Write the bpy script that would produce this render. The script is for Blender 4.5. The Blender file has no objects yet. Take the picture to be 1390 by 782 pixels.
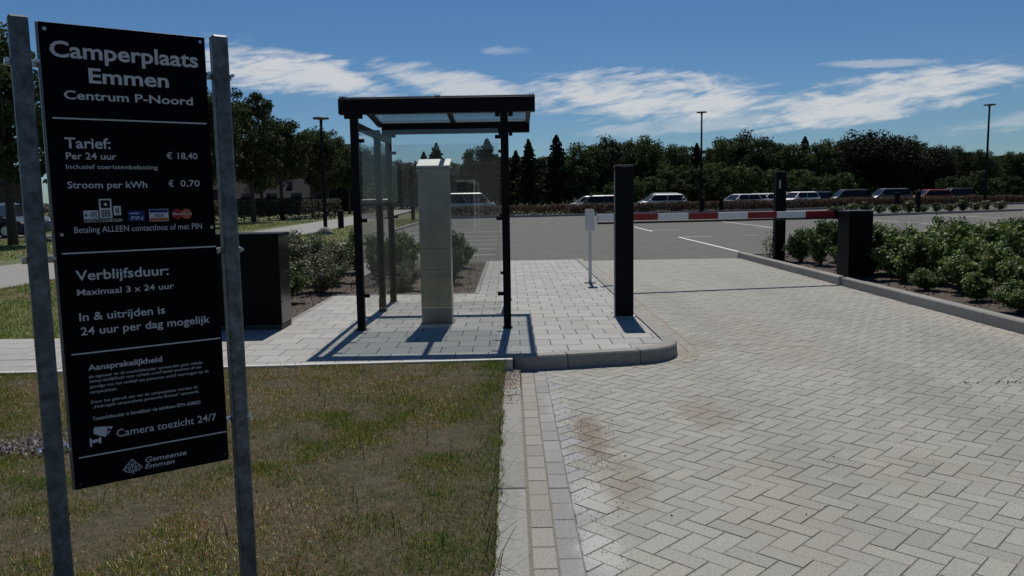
import bpy, bmesh, math, random
import numpy as np
from mathutils import Vector, Matrix

# ------------------------------------------------------------------ camera, sky, sun, exposure
S = bpy.context.scene
C = S.collection
rad = math.radians
cam_d = bpy.data.cameras.new('camera'); cam = bpy.data.objects.new('camera', cam_d); C.objects.link(cam)
cam_d.sensor_width = 36; cam_d.lens = 36 * 1088 / 1390
cam_d.clip_start = 0.05; cam_d.clip_end = 3000
cam.matrix_world = (Matrix.Translation((0, 0, 1.55)) @ Matrix.Rotation(rad(90 - 6.5), 4, 'X') @ Matrix.Rotation(-0.0167, 4, 'Z'))
S.camera = cam
SUN_EL, SUN_AZ = rad(57.5), rad(2.0)          # the sun stands ahead of the camera
S.view_settings.view_transform = 'Standard'; S.view_settings.look = 'None'
S.view_settings.exposure = -0.28; S.view_settings.gamma = 1
S.render.engine = 'CYCLES'
S.cycles.use_denoising = True
S.cycles.max_bounces = 7; S.cycles.transparent_max_bounces = 14
S.cycles.diffuse_bounces = 3; S.cycles.glossy_bounces = 3

W = bpy.data.worlds.new('World'); S.world = W; W.use_nodes = True
def world():
    nt = W.node_tree; N = nt.nodes; L = nt.links
    bg = N['Background']; bg.inputs['Strength'].default_value = 0.060
    sky = N.new('ShaderNodeTexSky'); sky.sky_type = 'NISHITA'; sky.sun_disc = False
    sky.sun_elevation = SUN_EL; sky.sun_rotation = SUN_AZ
    sky.air_density = 1.0; sky.dust_density = 0.15; sky.ozone_density = 2.2; sky.altitude = 0
    tc = N.new('ShaderNodeTexCoord'); sep = N.new('ShaderNodeSeparateXYZ'); L.new(tc.outputs['Generated'], sep.inputs[0])
    def M(op, a, b=None, c=None):
        n = N.new('ShaderNodeMath'); n.operation = op
        for i, v in enumerate((a, b, c)):
            if v is None: continue
            if isinstance(v, (int, float)): n.inputs[i].default_value = v
            else: L.new(v, n.inputs[i])
        return n.outputs[0]
    az = M('MULTIPLY', M('ARCTAN2', sep.outputs[0], sep.outputs[1]), 57.29578)
    el = M('MULTIPLY', M('ARCSINE', sep.outputs[2]), 57.29578)
    cmb = N.new('ShaderNodeCombineXYZ'); L.new(M('MULTIPLY', az, 0.11), cmb.inputs[0]); L.new(M('MULTIPLY', el, 0.34), cmb.inputs[1])
    cmb.inputs[2].default_value = 3.7
    n1 = N.new('ShaderNodeTexNoise'); n1.inputs['Scale'].default_value = 1.6; n1.inputs['Detail'].default_value = 9; n1.inputs['Roughness'].default_value = .62
    n1.inputs['Distortion'].default_value = 1.1
    L.new(cmb.outputs[0], n1.inputs['Vector'])
    cmb2 = N.new('ShaderNodeCombineXYZ'); L.new(M('MULTIPLY', M('ADD', az, M('MULTIPLY', el, .6)), 0.22), cmb2.inputs[0]); L.new(M('MULTIPLY', M('SUBTRACT', el, M('MULTIPLY', az, .16)), 1.5), cmb2.inputs[1])
    n2 = N.new('ShaderNodeTexNoise'); n2.inputs['Scale'].default_value = 1.5; n2.inputs['Detail'].default_value = 8; n2.inputs['Roughness'].default_value = .6
    n2.inputs['Distortion'].default_value = .6
    L.new(cmb2.outputs[0], n2.inputs['Vector'])
    nz = M('ADD', M('MULTIPLY', M('SUBTRACT', n1.outputs['Fac'], .5), 2.9), M('MULTIPLY', M('SUBTRACT', n2.outputs['Fac'], .5), 2.2))
    # banks of thin cloud low in the sky, each a wispy streak (azimuth, elevation, half width, half height, slope, density)
    banks = [(-14.8, 8.5, 6.6, 1.55, -.13, 1.0), (-3.5, 7.7, 6.0, 1.1, -.2, .85), (9.5, 6.6, 8.2, 1.75, -.07, 1.0), (15, 4.9, 9, .7, .05, .45),
             (24.0, 5.8, 8.4, 1.4, .12, 1.0), (34, 4.2, 6, .6, .1, .4), (24, 8.0, 3.6, .28, -.05, .5), (0.0, 10.0, 1.8, .3, 0, .35),
             (-42, 9.5, 9, 1.8, .08, .9), (52, 7.5, 10, 1.9, .06, .9), (75, 11, 9, 1.6, -.1, .8), (-75, 8, 11, 2.0, .1, .9),
             (110, 8, 14, 2.2, .05, .9), (-115, 9, 13, 2.1, -.06, .9), (150, 7, 11, 1.8, .08, .9), (-155, 8, 12, 1.9, .03, .9)]
    tot = None
    for a0, e0, hw, hh, sl, den in banks:
        da = M('SUBTRACT', az, a0); de = M('SUBTRACT', M('SUBTRACT', el, e0), M('MULTIPLY', da, sl))
        q = M('ADD', M('POWER', M('ABSOLUTE', M('DIVIDE', da, hw)), 2), M('POWER', M('ABSOLUTE', M('DIVIDE', de, hh)), 2))
        m = M('SUBTRACT', 1.0, M('MULTIPLY', q, .85))
        m = M('ADD', m, nz); 
        mr = N.new('ShaderNodeMapRange'); mr.interpolation_type = 'SMOOTHSTEP'
        mr.inputs['From Min'].default_value = -.15; mr.inputs['From Max'].default_value = 1.05
        mr.inputs['To Max'].default_value = .9 * den; L.new(m, mr.inputs['Value'])
        # keep each bank within its surroundings
        lim = N.new('ShaderNodeMapRange'); lim.inputs['From Min'].default_value = 3.0; lim.inputs['From Max'].default_value = 1.0; L.new(q, lim.inputs['Value'])
        v = M('MULTIPLY', mr.outputs[0], lim.outputs[0])
        tot = v if tot is None else M('MAXIMUM', tot, v)
    mix = N.new('ShaderNodeMix'); mix.data_type = 'RGBA'
    L.new(tot, mix.inputs['Factor'])
    hs = N.new('ShaderNodeHueSaturation'); hs.inputs['Saturation'].default_value = 1.05
    tint = N.new('ShaderNodeMix'); tint.data_type = 'RGBA'; tint.blend_type = 'MULTIPLY'; tint.inputs['Factor'].default_value = 1; tint.inputs['B'].default_value = (.62, .86, 1.13, 1)
    L.new(sky.outputs[0], tint.inputs['A']); L.new(tint.outputs['Result'], hs.inputs['Color'])
    L.new(hs.outputs[0], mix.inputs['A'])
    mix.inputs['B'].default_value = (12.6, 12.9, 13.3, 1)
    L.new(mix.outputs['Result'], bg.inputs['Color'])
world()
sun_d = bpy.data.lights.new('sun', 'SUN'); sun_d.energy = 4.9; sun_d.angle = rad(0.53); sun_d.color = (1, .955, .89)
sun = bpy.data.objects.new('sun', sun_d); C.objects.link(sun)
sdir = Vector((math.sin(SUN_AZ) * math.cos(SUN_EL), math.cos(SUN_AZ) * math.cos(SUN_EL), math.sin(SUN_EL)))
sun.rotation_euler = sdir.to_track_quat('Z', 'Y').to_euler()

# ------------------------------------------------------------------ materials
def mat(name, col, rough=.8, var=.0, scale=8., bump=0., bscale=40., metal=0., col2=None, spec=.5, attr=False, objrand=0., coat=0., detail=5., extra=None, trans=0.):
    m = bpy.data.materials.new(name); m.use_nodes = True
    nt = m.node_tree; N = nt.nodes; L = nt.links; b = N['Principled BSDF']
    b.inputs['Roughness'].default_value = rough; b.inputs['Metallic'].default_value = metal
    b.inputs['Specular IOR Level'].default_value = spec; b.inputs['Coat Weight'].default_value = coat
    geo = N.new('ShaderNodeNewGeometry')
    src = None
    if attr:
        a = N.new('ShaderNodeAttribute'); a.attribute_name = 'tone'; src = a.outputs['Color']
    else:
        r = N.new('ShaderNodeRGB'); r.outputs[0].default_value = (*col, 1); src = r.outputs[0]
    if col2 is not None:
        n = N.new('ShaderNodeTexNoise'); n.inputs['Scale'].default_value = scale * .35; n.inputs['Detail'].default_value = detail; L.new(geo.outputs['Position'], n.inputs['Vector'])
        mr = N.new('ShaderNodeMapRange'); mr.inputs['From Min'].default_value = .38; mr.inputs['From Max'].default_value = .62; L.new(n.outputs['Fac'], mr.inputs['Value'])
        mx = N.new('ShaderNodeMix'); mx.data_type = 'RGBA'; L.new(mr.outputs[0], mx.inputs['Factor']); L.new(src, mx.inputs['A']); mx.inputs['B'].default_value = (*col2, 1)
        src = mx.outputs['Result']
    if var > 0 or objrand > 0:
        n = N.new('ShaderNodeTexNoise'); n.inputs['Scale'].default_value = scale; n.inputs['Detail'].default_value = detail; n.inputs['Roughness'].default_value = .65
        L.new(geo.outputs['Position'], n.inputs['Vector'])
        mr = N.new('ShaderNodeMapRange'); mr.inputs['From Min'].default_value = .25; mr.inputs['From Max'].default_value = .75
        mr.inputs['To Min'].default_value = 1 - var; mr.inputs['To Max'].default_value = 1 + var; L.new(n.outputs['Fac'], mr.inputs['Value'])
        hs = N.new('ShaderNodeHueSaturation'); L.new(src, hs.inputs['Color'])
        val = mr.outputs[0]
        if objrand > 0:
            oi = N.new('ShaderNodeObjectInfo'); mr2 = N.new('ShaderNodeMapRange'); mr2.inputs['To Min'].default_value = 1 - objrand; mr2.inputs['To Max'].default_value = 1 + objrand
            L.new(oi.outputs['Random'], mr2.inputs['Value']); mm = N.new('ShaderNodeMath'); mm.operation = 'MULTIPLY'; L.new(val, mm.inputs[0]); L.new(mr2.outputs[0], mm.inputs[1]); val = mm.outputs[0]
        L.new(val, hs.inputs['Value']); src = hs.outputs[0]
    if extra: src = extra(N, L, geo, src)
    L.new(src, b.inputs['Base Color'])
    if bump > 0:
        n = N.new('ShaderNodeTexNoise'); n.inputs['Scale'].default_value = bscale; n.inputs['Detail'].default_value = 6; L.new(geo.outputs['Position'], n.inputs['Vector'])
        bp = N.new('ShaderNodeBump'); bp.inputs['Strength'].default_value = bump; bp.inputs['Distance'].default_value = .01; L.new(n.outputs['Fac'], bp.inputs['Height']); L.new(bp.outputs[0], b.inputs['Normal'])
    if trans > 0:
        t = N.new('ShaderNodeBsdfTranslucent'); L.new(src, t.inputs['Color']); mx = N.new('ShaderNodeMixShader'); mx.inputs[0].default_value = trans
        L.new(b.outputs[0], mx.inputs[1]); L.new(t.outputs[0], mx.inputs[2]); L.new(mx.outputs[0], N['Material Output'].inputs['Surface'])
    return m
def blotch(spots, color, noise_scale=30.):
    """shaped stains (sand, tyre dust) at places on the ground: (x, y, half width, half length, strength)"""
    def f(N, L, geo, src):
        sep = N.new('ShaderNodeSeparateXYZ'); L.new(geo.outputs['Position'], sep.inputs[0])
        def M(op, a, b=None):
            n = N.new('ShaderNodeMath'); n.operation = op
            for i, v in enumerate((a, b)):
                if v is None: continue
                if isinstance(v, (int, float)): n.inputs[i].default_value = v
                else: L.new(v, n.inputs[i])
            return n.outputs[0]
        nn = N.new('ShaderNodeTexNoise'); nn.inputs['Scale'].default_value = noise_scale; nn.inputs['Detail'].default_value = 6; nn.inputs['Roughness'].default_value = .8; L.new(geo.outputs['Position'], nn.inputs['Vector'])
        n3 = N.new('ShaderNodeTexNoise'); n3.inputs['Scale'].default_value = 5; n3.inputs['Detail'].default_value = 4; L.new(geo.outputs['Position'], n3.inputs['Vector'])
        for x, y, hx, hy, s, c in [(*q, color) if len(q) == 5 else q for q in spots]:
            q = M('ADD', M('POWER', M('ABSOLUTE', M('DIVIDE', M('SUBTRACT', sep.outputs[0], x), hx)), 2), M('POWER', M('ABSOLUTE', M('DIVIDE', M('SUBTRACT', sep.outputs[1], y), hy)), 2))
            m = M('ADD', M('SUBTRACT', 1.0, q), M('ADD', M('MULTIPLY', M('SUBTRACT', nn.outputs['Fac'], .5), 3.2), M('MULTIPLY', M('SUBTRACT', n3.outputs['Fac'], .5), 2.0)))
            mr = N.new('ShaderNodeMapRange'); mr.inputs['From Min'].default_value = .1; mr.inputs['From Max'].default_value = .9; mr.inputs['To Max'].default_value = s; L.new(m, mr.inputs['Value'])
            mx = N.new('ShaderNodeMix'); mx.data_type = 'RGBA'; L.new(mr.outputs[0], mx.inputs['Factor']); L.new(src, mx.inputs['A']); mx.inputs['B'].default_value = (*c, 1)
            src = mx.outputs['Result']
        return src
    return f
SAND = (.20, .155, .11); PALE = (.46, .44, .41)
stains = [(.50, 5.05, .12, .6, .95), (.60, 4.2, .18, .55, .5), (1.35, 5.6, .22, .55, .6), (.36, 3.35, .13, .35, .8, PALE), (.38, 4.0, .13, .35, .55, PALE), (.33, 5.9, .12, .5, .4, PALE),
          (3.6, 10.2, 1.6, .9, .18, (.25, .21, .19)), (4.3, 14.5, 1.2, 2, .15, (.2, .18, .165)), (1.95, 8.2, .25, .5, .35), (5.2, 9.2, .3, 1.8, .35, (.40, .34, .26)), (2.0, 4.4, .8, .6, .18), (2.4, 6.8, .9, .6, .15, PALE), (3.2, 5.6, .45, 3.2, .45, (.20, .20, .165)), (1.7, 5.5, .3, 3.0, .32, (.21, .205, .18)), (4.6, 6.5, .6, 3.6, .42, (.19, .195, .165)), (2.7, 8.6, .5, 2.0, .4, (.29, .22, .19)), (3.9, 4.4, .5, .8, .35, (.29, .225, .19)), (1.3, 3.8, .35, .9, .3, (.28, .225, .18)), (2.3, 11, .35, 4, .35, (.21, .205, .18)), (4.0, 12, .4, 5, .25, (.21, .205, .18))]
m_brick = mat('paving_brick', (.26, .25, .232), .9, .38, 95, bump=.6, bscale=150, attr=True, extra=blotch(stains, SAND, 110.))
m_joint = mat('joint_sand', (.17, .157, .125), 1, .4, 60)
m_tile = mat('paving_tile', (.33, .325, .315), .85, .14, 60, bump=.2, bscale=200, attr=True)
m_tjoint = mat('tile_bedding', (.07, .066, .06), 1, .3, 60)
m_kerb = mat('kerb_concrete', (.235, .228, .205), .9, .22, 35, bump=.3, bscale=150, objrand=.1, extra=blotch([(0, 6.6, .14, .45, .7), (-.05, 3.9, .1, .3, .25, (.1, .09, .08))], (.27, .21, .165)))
m_band = mat('edging_concrete', (.5, .49, .47), .85, .15, 25, bump=.2, bscale=120, objrand=.08)
m_asphalt = mat('asphalt', (.112, .110, .096), .9, .16, 4, bump=.4, bscale=160, col2=(.094, .092, .081), detail=9, spec=.3)
m_path = mat('path_asphalt', (.23, .22, .20), .9, .15, 40, bump=.3, bscale=120)
m_paint = mat('road_paint', (.62, .62, .6), .6, .2, 30)
m_soil = mat('soil', (.05, .037, .028), 1, .45, 30, bump=.9, bscale=60, col2=(.085, .062, .046))
m_thatch = mat('thatch', (.045, .038, .018), 1, .5, 50, bump=.8, bscale=120, col2=(.075, .058, .032))
m_field = mat('field_grass', (.075, .095, .028), 1, .35, 6, bump=.5, bscale=60, col2=(.10, .11, .035))
m_ground = mat('ground', (.06, .065, .03), 1, .3, 3)
m_grass = mat('grass_blade', (.1, .1, .03), .8, .0, attr=True, spec=.2, trans=.25)
m_leaf = mat('leaf', (.05, .07, .02), .75, .0, attr=True, spec=.12, objrand=.35, trans=.2)
m_shrubleaf = mat('shrub_leaf', (.05, .07, .02), .6, .0, attr=True, spec=.25, objrand=.22, trans=.2)
m_bark = mat('bark', (.06, .05, .04), .95, .3, 20, bump=.5, bscale=40)
m_galv = mat('galvanised_steel', (.15, .165, .18), .5, .45, 40, metal=.35, bump=.05, bscale=30, col2=(.085, .098, .112), detail=2.)
m_alu = mat('aluminium_edge', (.2, .205, .205), .4, .1, 10, metal=.6)
m_bolt = mat('stainless_bolt', (.5, .5, .5), .25, metal=1)
m_face = mat('sign_face', (.003, .003, .006), .6, .1, 5, spec=.06)
m_print = mat('print_white', (.62, .62, .63), .6, spec=.2)
m_blue = mat('print_blue', (.02, .035, .17), .6, spec=.2)
m_orange = mat('print_orange', (.42, .12, .05), .6, spec=.2)
m_red = mat('print_red', (.33, .03, .025), .6, spec=.2)
m_black = mat('black_powder_coat', (.005, .0055, .007), .5, .15, 12, spec=.12)
m_black2 = mat('black_cabinet_paint', (.004, .004, .005), .5, .2, 9, spec=.08)
m_cap = mat('dark_cap', (.035, .036, .038), .5, spec=.3)
m_steel = mat('brushed_steel', (.30, .292, .25), .30, .2, 3, metal=.85, bump=.03, bscale=80)
m_hood = mat('steel_hood', (.42, .42, .40), .4, .08, 9, metal=.5)
m_greypost = mat('grey_paint', (.42, .42, .42), .55, .12, 20)
m_restpost = mat('light_grey_paint', (.62, .62, .61), .55, .12, 20)
m_rwhite = mat('reflective_white', (.74, .75, .76), .4, .08, 25)
m_rred = mat('reflective_red', (.24, .012, .014), .45, .12, 25)
m_rubber = mat('black_rubber', (.02, .02, .02), .8)
m_cglass = mat('car_glass', (.012, .014, .016), .12, spec=.25)
m_lens = mat('lamp_lens', (.55, .56, .58), .15)
m_tail = mat('tail_lens', (.25, .01, .01), .2)
m_rim = mat('alloy', (.4, .4, .42), .3, metal=.8)
m_tyre = mat('tyre', (.02, .02, .02), .85)
m_stone = mat('boulder_stone', (.17, .16, .135), .9, .3, 8, bump=.6, bscale=20)
m_wall = mat('render_wall', (.09, .085, .08), .9, .1, 3)
m_brickwall = mat('brown_brick_wall', (.07, .05, .042), .9, .2, 6)
m_roof = mat('roof_tiles', (.028, .026, .027), .95, .2, 10, spec=.08)
m_roof2 = mat('pale_roof', (.28, .28, .29), .7, .1, 5)
m_window = mat('window_glass', (.02, .025, .03), .1, spec=.6)
m_metalroof = mat('grey_cladding', (.16, .18, .20), .6, .1, 4)
def glass(name, tint, dust):
    m = bpy.data.materials.new(name); m.use_nodes = True; nt = m.node_tree; N = nt.nodes; L = nt.links
    N.remove(N['Principled BSDF'])
    t = N.new('ShaderNodeBsdfTransparent'); t.inputs[0].default_value = (*tint, 1)
    g = N.new('ShaderNodeBsdfGlossy'); g.inputs['Roughness'].default_value = .01; g.inputs[0].default_value = (1, 1, 1, 1)
    f = N.new('ShaderNodeFresnel'); f.inputs[0].default_value = 1.5
    mx = N.new('ShaderNodeMixShader'); bf = N.new('ShaderNodeNewGeometry'); im = N.new('ShaderNodeMath'); im.operation = 'SUBTRACT'; im.inputs[0].default_value = 1; L.new(bf.outputs['Backfacing'], im.inputs[1])
    fm = N.new('ShaderNodeMath'); fm.operation = 'MULTIPLY'; L.new(f.outputs[0], fm.inputs[0]); L.new(im.outputs[0], fm.inputs[1]); fm2 = N.new('ShaderNodeMath'); fm2.operation = 'MULTIPLY'; fm2.inputs[1].default_value = 1.7; fm2.use_clamp = True; L.new(fm.outputs[0], fm2.inputs[0])
    L.new(fm2.outputs[0], mx.inputs[0]); L.new(t.outputs[0], mx.inputs[1]); L.new(g.outputs[0], mx.inputs[2])
    d = N.new('ShaderNodeBsdfDiffuse'); d.inputs[0].default_value = (.45, .45, .43, 1)
    geo = N.new('ShaderNodeNewGeometry'); n = N.new('ShaderNodeTexNoise'); n.inputs['Scale'].default_value = 3; n.inputs['Detail'].default_value = 6; L.new(geo.outputs['Position'], n.inputs['Vector'])
    mr = N.new('ShaderNodeMapRange'); mr.inputs['To Min'].default_value = dust * .4; mr.inputs['To Max'].default_value = dust * 1.6; L.new(n.outputs['Fac'], mr.inputs['Value'])
    m2 = N.new('ShaderNodeMixShader'); L.new(mr.outputs[0], m2.inputs[0]); L.new(mx.outputs[0], m2.inputs[1]); L.new(d.outputs[0], m2.inputs[2])
    L.new(m2.outputs[0], N['Material Output'].inputs['Surface']); return m
m_glass = glass('shelter_glass', (.965, .975, .97), .030)
m_roofglass = glass('roof_glass', (.90, .92, .92), .06)
def paint(name, col): return mat(name, col, .4, .04, 4, coat=.2, spec=.35)

# ------------------------------------------------------------------ mesh helpers
rng = np.random.default_rng(7); random.seed(7)
class MB:
    """collects shapes; build() links them as one mesh object"""
    def __init__(s): s.v = []; s.f = []; s.c = []
    def add(s, vs, fs, tone=None):
        o = len(s.v); s.v += [tuple(p) for p in vs]; s.f += [tuple(i + o for i in f) for f in fs]
        s.c += [tone or (1, 1, 1)] * len(vs); return s
    def box(s, x0, x1, y0, y1, z0, z1, tone=None):
        return s.add([(x0, y0, z0), (x1, y0, z0), (x1, y1, z0), (x0, y1, z0), (x0, y0, z1), (x1, y0, z1), (x1, y1, z1), (x0, y1, z1)],
                     [(0, 3, 2, 1), (4, 5, 6, 7), (0, 1, 5, 4), (1, 2, 6, 5), (2, 3, 7, 6), (3, 0, 4, 7)], tone)
    def cbox(s, x0, x1, y0, y1, z0, z1, b=.004, tone=None):
        """box with chamfered edges"""
        bm = bmesh.new(); bmesh.ops.create_cube(bm, size=1)
        for v in bm.verts: v.co = Vector(((x0 + x1) / 2 + v.co.x * (x1 - x0), (y0 + y1) / 2 + v.co.y * (y1 - y0), (z0 + z1) / 2 + v.co.z * (z1 - z0)))
        bmesh.ops.bevel(bm, geom=bm.edges[:], offset=b, segments=1, affect='EDGES')
        bm.verts.index_update(); s.add([v.co[:] for v in bm.verts], [[v.index for v in f.verts] for f in bm.faces], tone); bm.free(); return s
    def prism(s, poly, z0, z1, ch=0., tone=None):
        """vertical prism over a convex polygon (counter-clockwise), top edge chamfered by ch"""
        n = len(poly)
        if ch <= 0:
            vs = [(x, y, z0) for x, y in poly] + [(x, y, z1) for x, y in poly]
            return s.add(vs, [tuple(range(n, 2 * n))] + [(i, (i + 1) % n, n + (i + 1) % n, n + i) for i in range(n)] + [tuple(range(n - 1, -1, -1))], tone)
        cx = sum(p[0] for p in poly) / n; cy = sum(p[1] for p in poly) / n
        ins = inset(poly, ch)
        vs = [(x, y, z0) for x, y in poly] + [(x, y, z1 - ch) for x, y in poly] + [(x, y, z1) for x, y in ins]
        fs = [tuple(range(2 * n, 3 * n))]
        for i in range(n):
            j = (i + 1) % n; fs += [(i, j, n + j, n + i), (n + i, n + j, 2 * n + j, 2 * n + i)]
        return s.add(vs, fs, tone)
    def tube(s, pts, r, n=10, cap=True, tone=None):
        pts = [Vector(p) for p in pts]; rs = r if isinstance(r, (list, tuple)) else [r] * len(pts)
        vs = []; fs = []
        for i, p in enumerate(pts):
            t = (pts[min(i + 1, len(pts) - 1)] - pts[max(i - 1, 0)]).normalized()
            a = t.orthogonal().normalized(); 
            if abs(t.z) > .9: a = (Vector((1, 0, 0)) - t * t.x).normalized()
            b = t.cross(a)
            for k in range(n):
                w = 2 * math.pi * k / n; vs.append(p + (a * math.cos(w) + b * math.sin(w)) * rs[i])
        for i in range(len(pts) - 1):
            for k in range(n): fs.append((i * n + k, i * n + (k + 1) % n, (i + 1) * n + (k + 1) % n, (i + 1) * n + k))
        if cap: fs += [tuple(range(n - 1, -1, -1)), tuple((len(pts) - 1) * n + k for k in range(n))]
        return s.add(vs, fs, tone)
    def lathe(s, cx, cy, prof, n=16):
        vs = []; fs = []
        for r, z in prof:
            for k in range(n): w = 2 * math.pi * k / n; vs.append((cx + r * math.cos(w), cy + r * math.sin(w), z))
        for i in range(len(prof) - 1):
            for k in range(n): fs.append((i * n + k, i * n + (k + 1) % n, (i + 1) * n + (k + 1) % n, (i + 1) * n + k))
        fs += [tuple(range(n - 1, -1, -1)), tuple((len(prof) - 1) * n + k for k in range(n))]
        return s.add(vs, fs)
    def extrude_y(s, prof, y0, y1):
        """closed side profile (x, z) extruded along y"""
        n = len(prof); s.add([(x, y0, z) for x, z in prof] + [(x, y1, z) for x, z in prof],
            [tuple(range(n)), tuple(range(2 * n - 1, n - 1, -1))] + [(i, n + i, n + (i + 1) % n, (i + 1) % n) for i in range(n)]); return s
    def mesh(s, name, m, smooth=False):
        me = bpy.data.meshes.new(name); me.from_pydata(s.v, [], s.f); me.materials.append(m)
        if any(c != (1, 1, 1) for c in s.c):
            a = me.color_attributes.new('tone', 'FLOAT_COLOR', 'POINT'); arr = np.ones((len(s.c), 4), np.float32); arr[:, :3] = s.c; a.data.foreach_set('color', arr.ravel())
        bm = bmesh.new(); bm.from_mesh(me); bmesh.ops.recalc_face_normals(bm, faces=bm.faces); bm.to_mesh(me); bm.free()
        if smooth: me.polygons.foreach_set('use_smooth', [True] * len(me.polygons))
        return me
    def build(s, name, m, parent=None, kind=None, smooth=False, label=None, loc=None):
        return link(name, s.mesh(name, m, smooth), parent, kind, label, loc)
def link(name, me, parent=None, kind=None, label=None, loc=None, rotz=0):
    o = bpy.data.objects.new(name, me); C.objects.link(o)
    if parent: o.parent = parent
    if kind: o['kind'] = kind
    if label: o['label'] = label
    if loc is not None: o.location = loc
    if rotz: o.rotation_euler[2] = rotz
    return o
def tag(o, label, cat, group=None):
    o['label'] = label; o['category'] = cat
    if group: o['group'] = group
    return o
def thing(name, label, cat, loc=(0, 0, 0), rotz=0, group=None):
    o = bpy.data.objects.new(name, None); C.objects.link(o); o.location = loc; o.rotation_euler = (0, 0, rotz); o.empty_display_size = .2
    return tag(o, label, cat, group)
def dup(root, loc, rotz=0, label=None, scale=None):
    r = root.copy(); C.objects.link(r); r.location = loc; r.rotation_euler = (0, 0, rotz)
    if scale: r.scale = scale
    if label: r['label'] = label
    for ch in list(root.children):
        c = ch.copy(); C.objects.link(c); c.parent = r
        for g in list(ch.children):
            d = g.copy(); C.objects.link(d); d.parent = c
    return r
def inset(poly, d):
    n = len(poly); out = []
    for i in range(n):
        p0 = Vector(poly[i - 1]); p1 = Vector(poly[i]); p2 = Vector(poly[(i + 1) % n])
        a = (p1 - p0).normalized(); b = (p2 - p1).normalized(); na = Vector((-a.y, a.x)); nb = Vector((-b.y, b.x))
        k = 1 + na.dot(nb); k = max(k, .4)
        q = p1 + (na + nb) * (d / k); out.append((q.x, q.y))
    return out
def clip(poly, planes):
    """clip a convex polygon by half-planes a*x+b*y<=c"""
    for a, b, c in planes:
        out = []
        for i in range(len(poly)):
            p, q = poly[i - 1], poly[i]; dp = a * p[0] + b * p[1] - c; dq = a * q[0] + b * q[1] - c
            if (dp <= 0) != (dq <= 0):
                t = dp / (dp - dq); out.append((p[0] + (q[0] - p[0]) * t, p[1] + (q[1] - p[1]) * t))
            if dq <= 0: out.append(q)
        poly = out
        if len(poly) < 3: return []
    # drop doubled points
    res = []
    for p in poly:
        if not res or math.hypot(p[0] - res[-1][0], p[1] - res[-1][1]) > 1e-4: res.append(p)
    if len(res) > 2 and math.hypot(res[0][0] - res[-1][0], res[0][1] - res[-1][1]) < 1e-4: res.pop()
    return res if len(res) > 2 and area(res) > 2e-4 else []
def area(p): return abs(sum(p[i - 1][0] * p[i][1] - p[i][0] * p[i - 1][1] for i in range(len(p)))) / 2
def sheet(name, poly, z, m, kind='structure', parent=None, thick=0.0):
    mb = MB()
    if thick: mb.prism(poly, z - thick, z)
    else: mb.add([(x, y, z) for x, y in poly], [tuple(range(len(poly)))])
    return mb.build(name, m, parent, kind)
def noise2(x, y, seed=0, oct=4, base=1.0):
    """cheap value noise for numpy arrays"""
    r = np.random.default_rng(seed); g = r.random((64, 64)); out = np.zeros_like(x); amp = 1; tot = 0; f = base
    for o in range(oct):
        xx = x * f + 17.3 * o; yy = y * f + 9.1 * o; xi = np.floor(xx).astype(int); yi = np.floor(yy).astype(int); fx = xx - xi; fy = yy - yi
        fx = fx * fx * (3 - 2 * fx); fy = fy * fy * (3 - 2 * fy)
        g00 = g[xi % 64, yi % 64]; g10 = g[(xi + 1) % 64, yi % 64]; g01 = g[xi % 64, (yi + 1) % 64]; g11 = g[(xi + 1) % 64, (yi + 1) % 64]
        out += amp * ((g00 * (1 - fx) + g10 * fx) * (1 - fy) + (g01 * (1 - fx) + g11 * fx) * fy); tot += amp; amp *= .5; f *= 2
    return out / tot
def poly_mesh(name, verts, nper, cols, m):
    """verts (N*nper,3): N separate polygons of nper corners, one colour each"""
    n = len(verts) // nper; me = bpy.data.meshes.new(name)
    me.vertices.add(len(verts)); me.vertices.foreach_set('co', np.asarray(verts, np.float32).ravel())
    me.loops.add(n * nper); me.loops.foreach_set('vertex_index', np.arange(n * nper, dtype=np.int32))
    me.polygons.add(n); me.polygons.foreach_set('loop_start', np.arange(n, dtype=np.int32) * nper); me.polygons.foreach_set('loop_total', np.full(n, nper, np.int32))
    me.update(calc_edges=True)
    a = me.color_attributes.new('tone', 'FLOAT_COLOR', 'POINT'); arr = np.ones((n * nper, 4), np.float32); arr[:, :3] = np.repeat(cols, nper, axis=0); a.data.foreach_set('color', arr.ravel())
    me.materials.append(m); return me
def leaves(name, P, size, cols, m, r, up=.35, aspect=.62):
    """rhombic leaves at points P with random tilt"""
    n = len(P); nrm = r.normal(size=(n, 3)); nrm[:, 2] = np.abs(nrm[:, 2]) + up; nrm /= np.linalg.norm(nrm, axis=1)[:, None]
    t = r.normal(size=(n, 3)); t -= (t * nrm).sum(1)[:, None] * nrm; t /= np.linalg.norm(t, axis=1)[:, None]; b = np.cross(nrm, t)
    s = (size * (.6 + .8 * r.random(n)))[:, None]
    V = np.stack([P - t * s * .5, P + b * s * aspect * .5 + nrm * s * .08, P + t * s * .5, P - b * s * aspect * .5 + nrm * s * .08], 1).reshape(-1, 3)
    return poly_mesh(name, V, 4, cols, m)
def leafcols(n, r, base, spread=.25, warm=.1):
    c = np.array(base)[None, :] * (1 + spread * (r.random((n, 1)) * 2 - 1)); c[:, 0] *= 1 + warm * (r.random(n) * 2 - .7); return np.clip(c, 0, 1)

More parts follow.
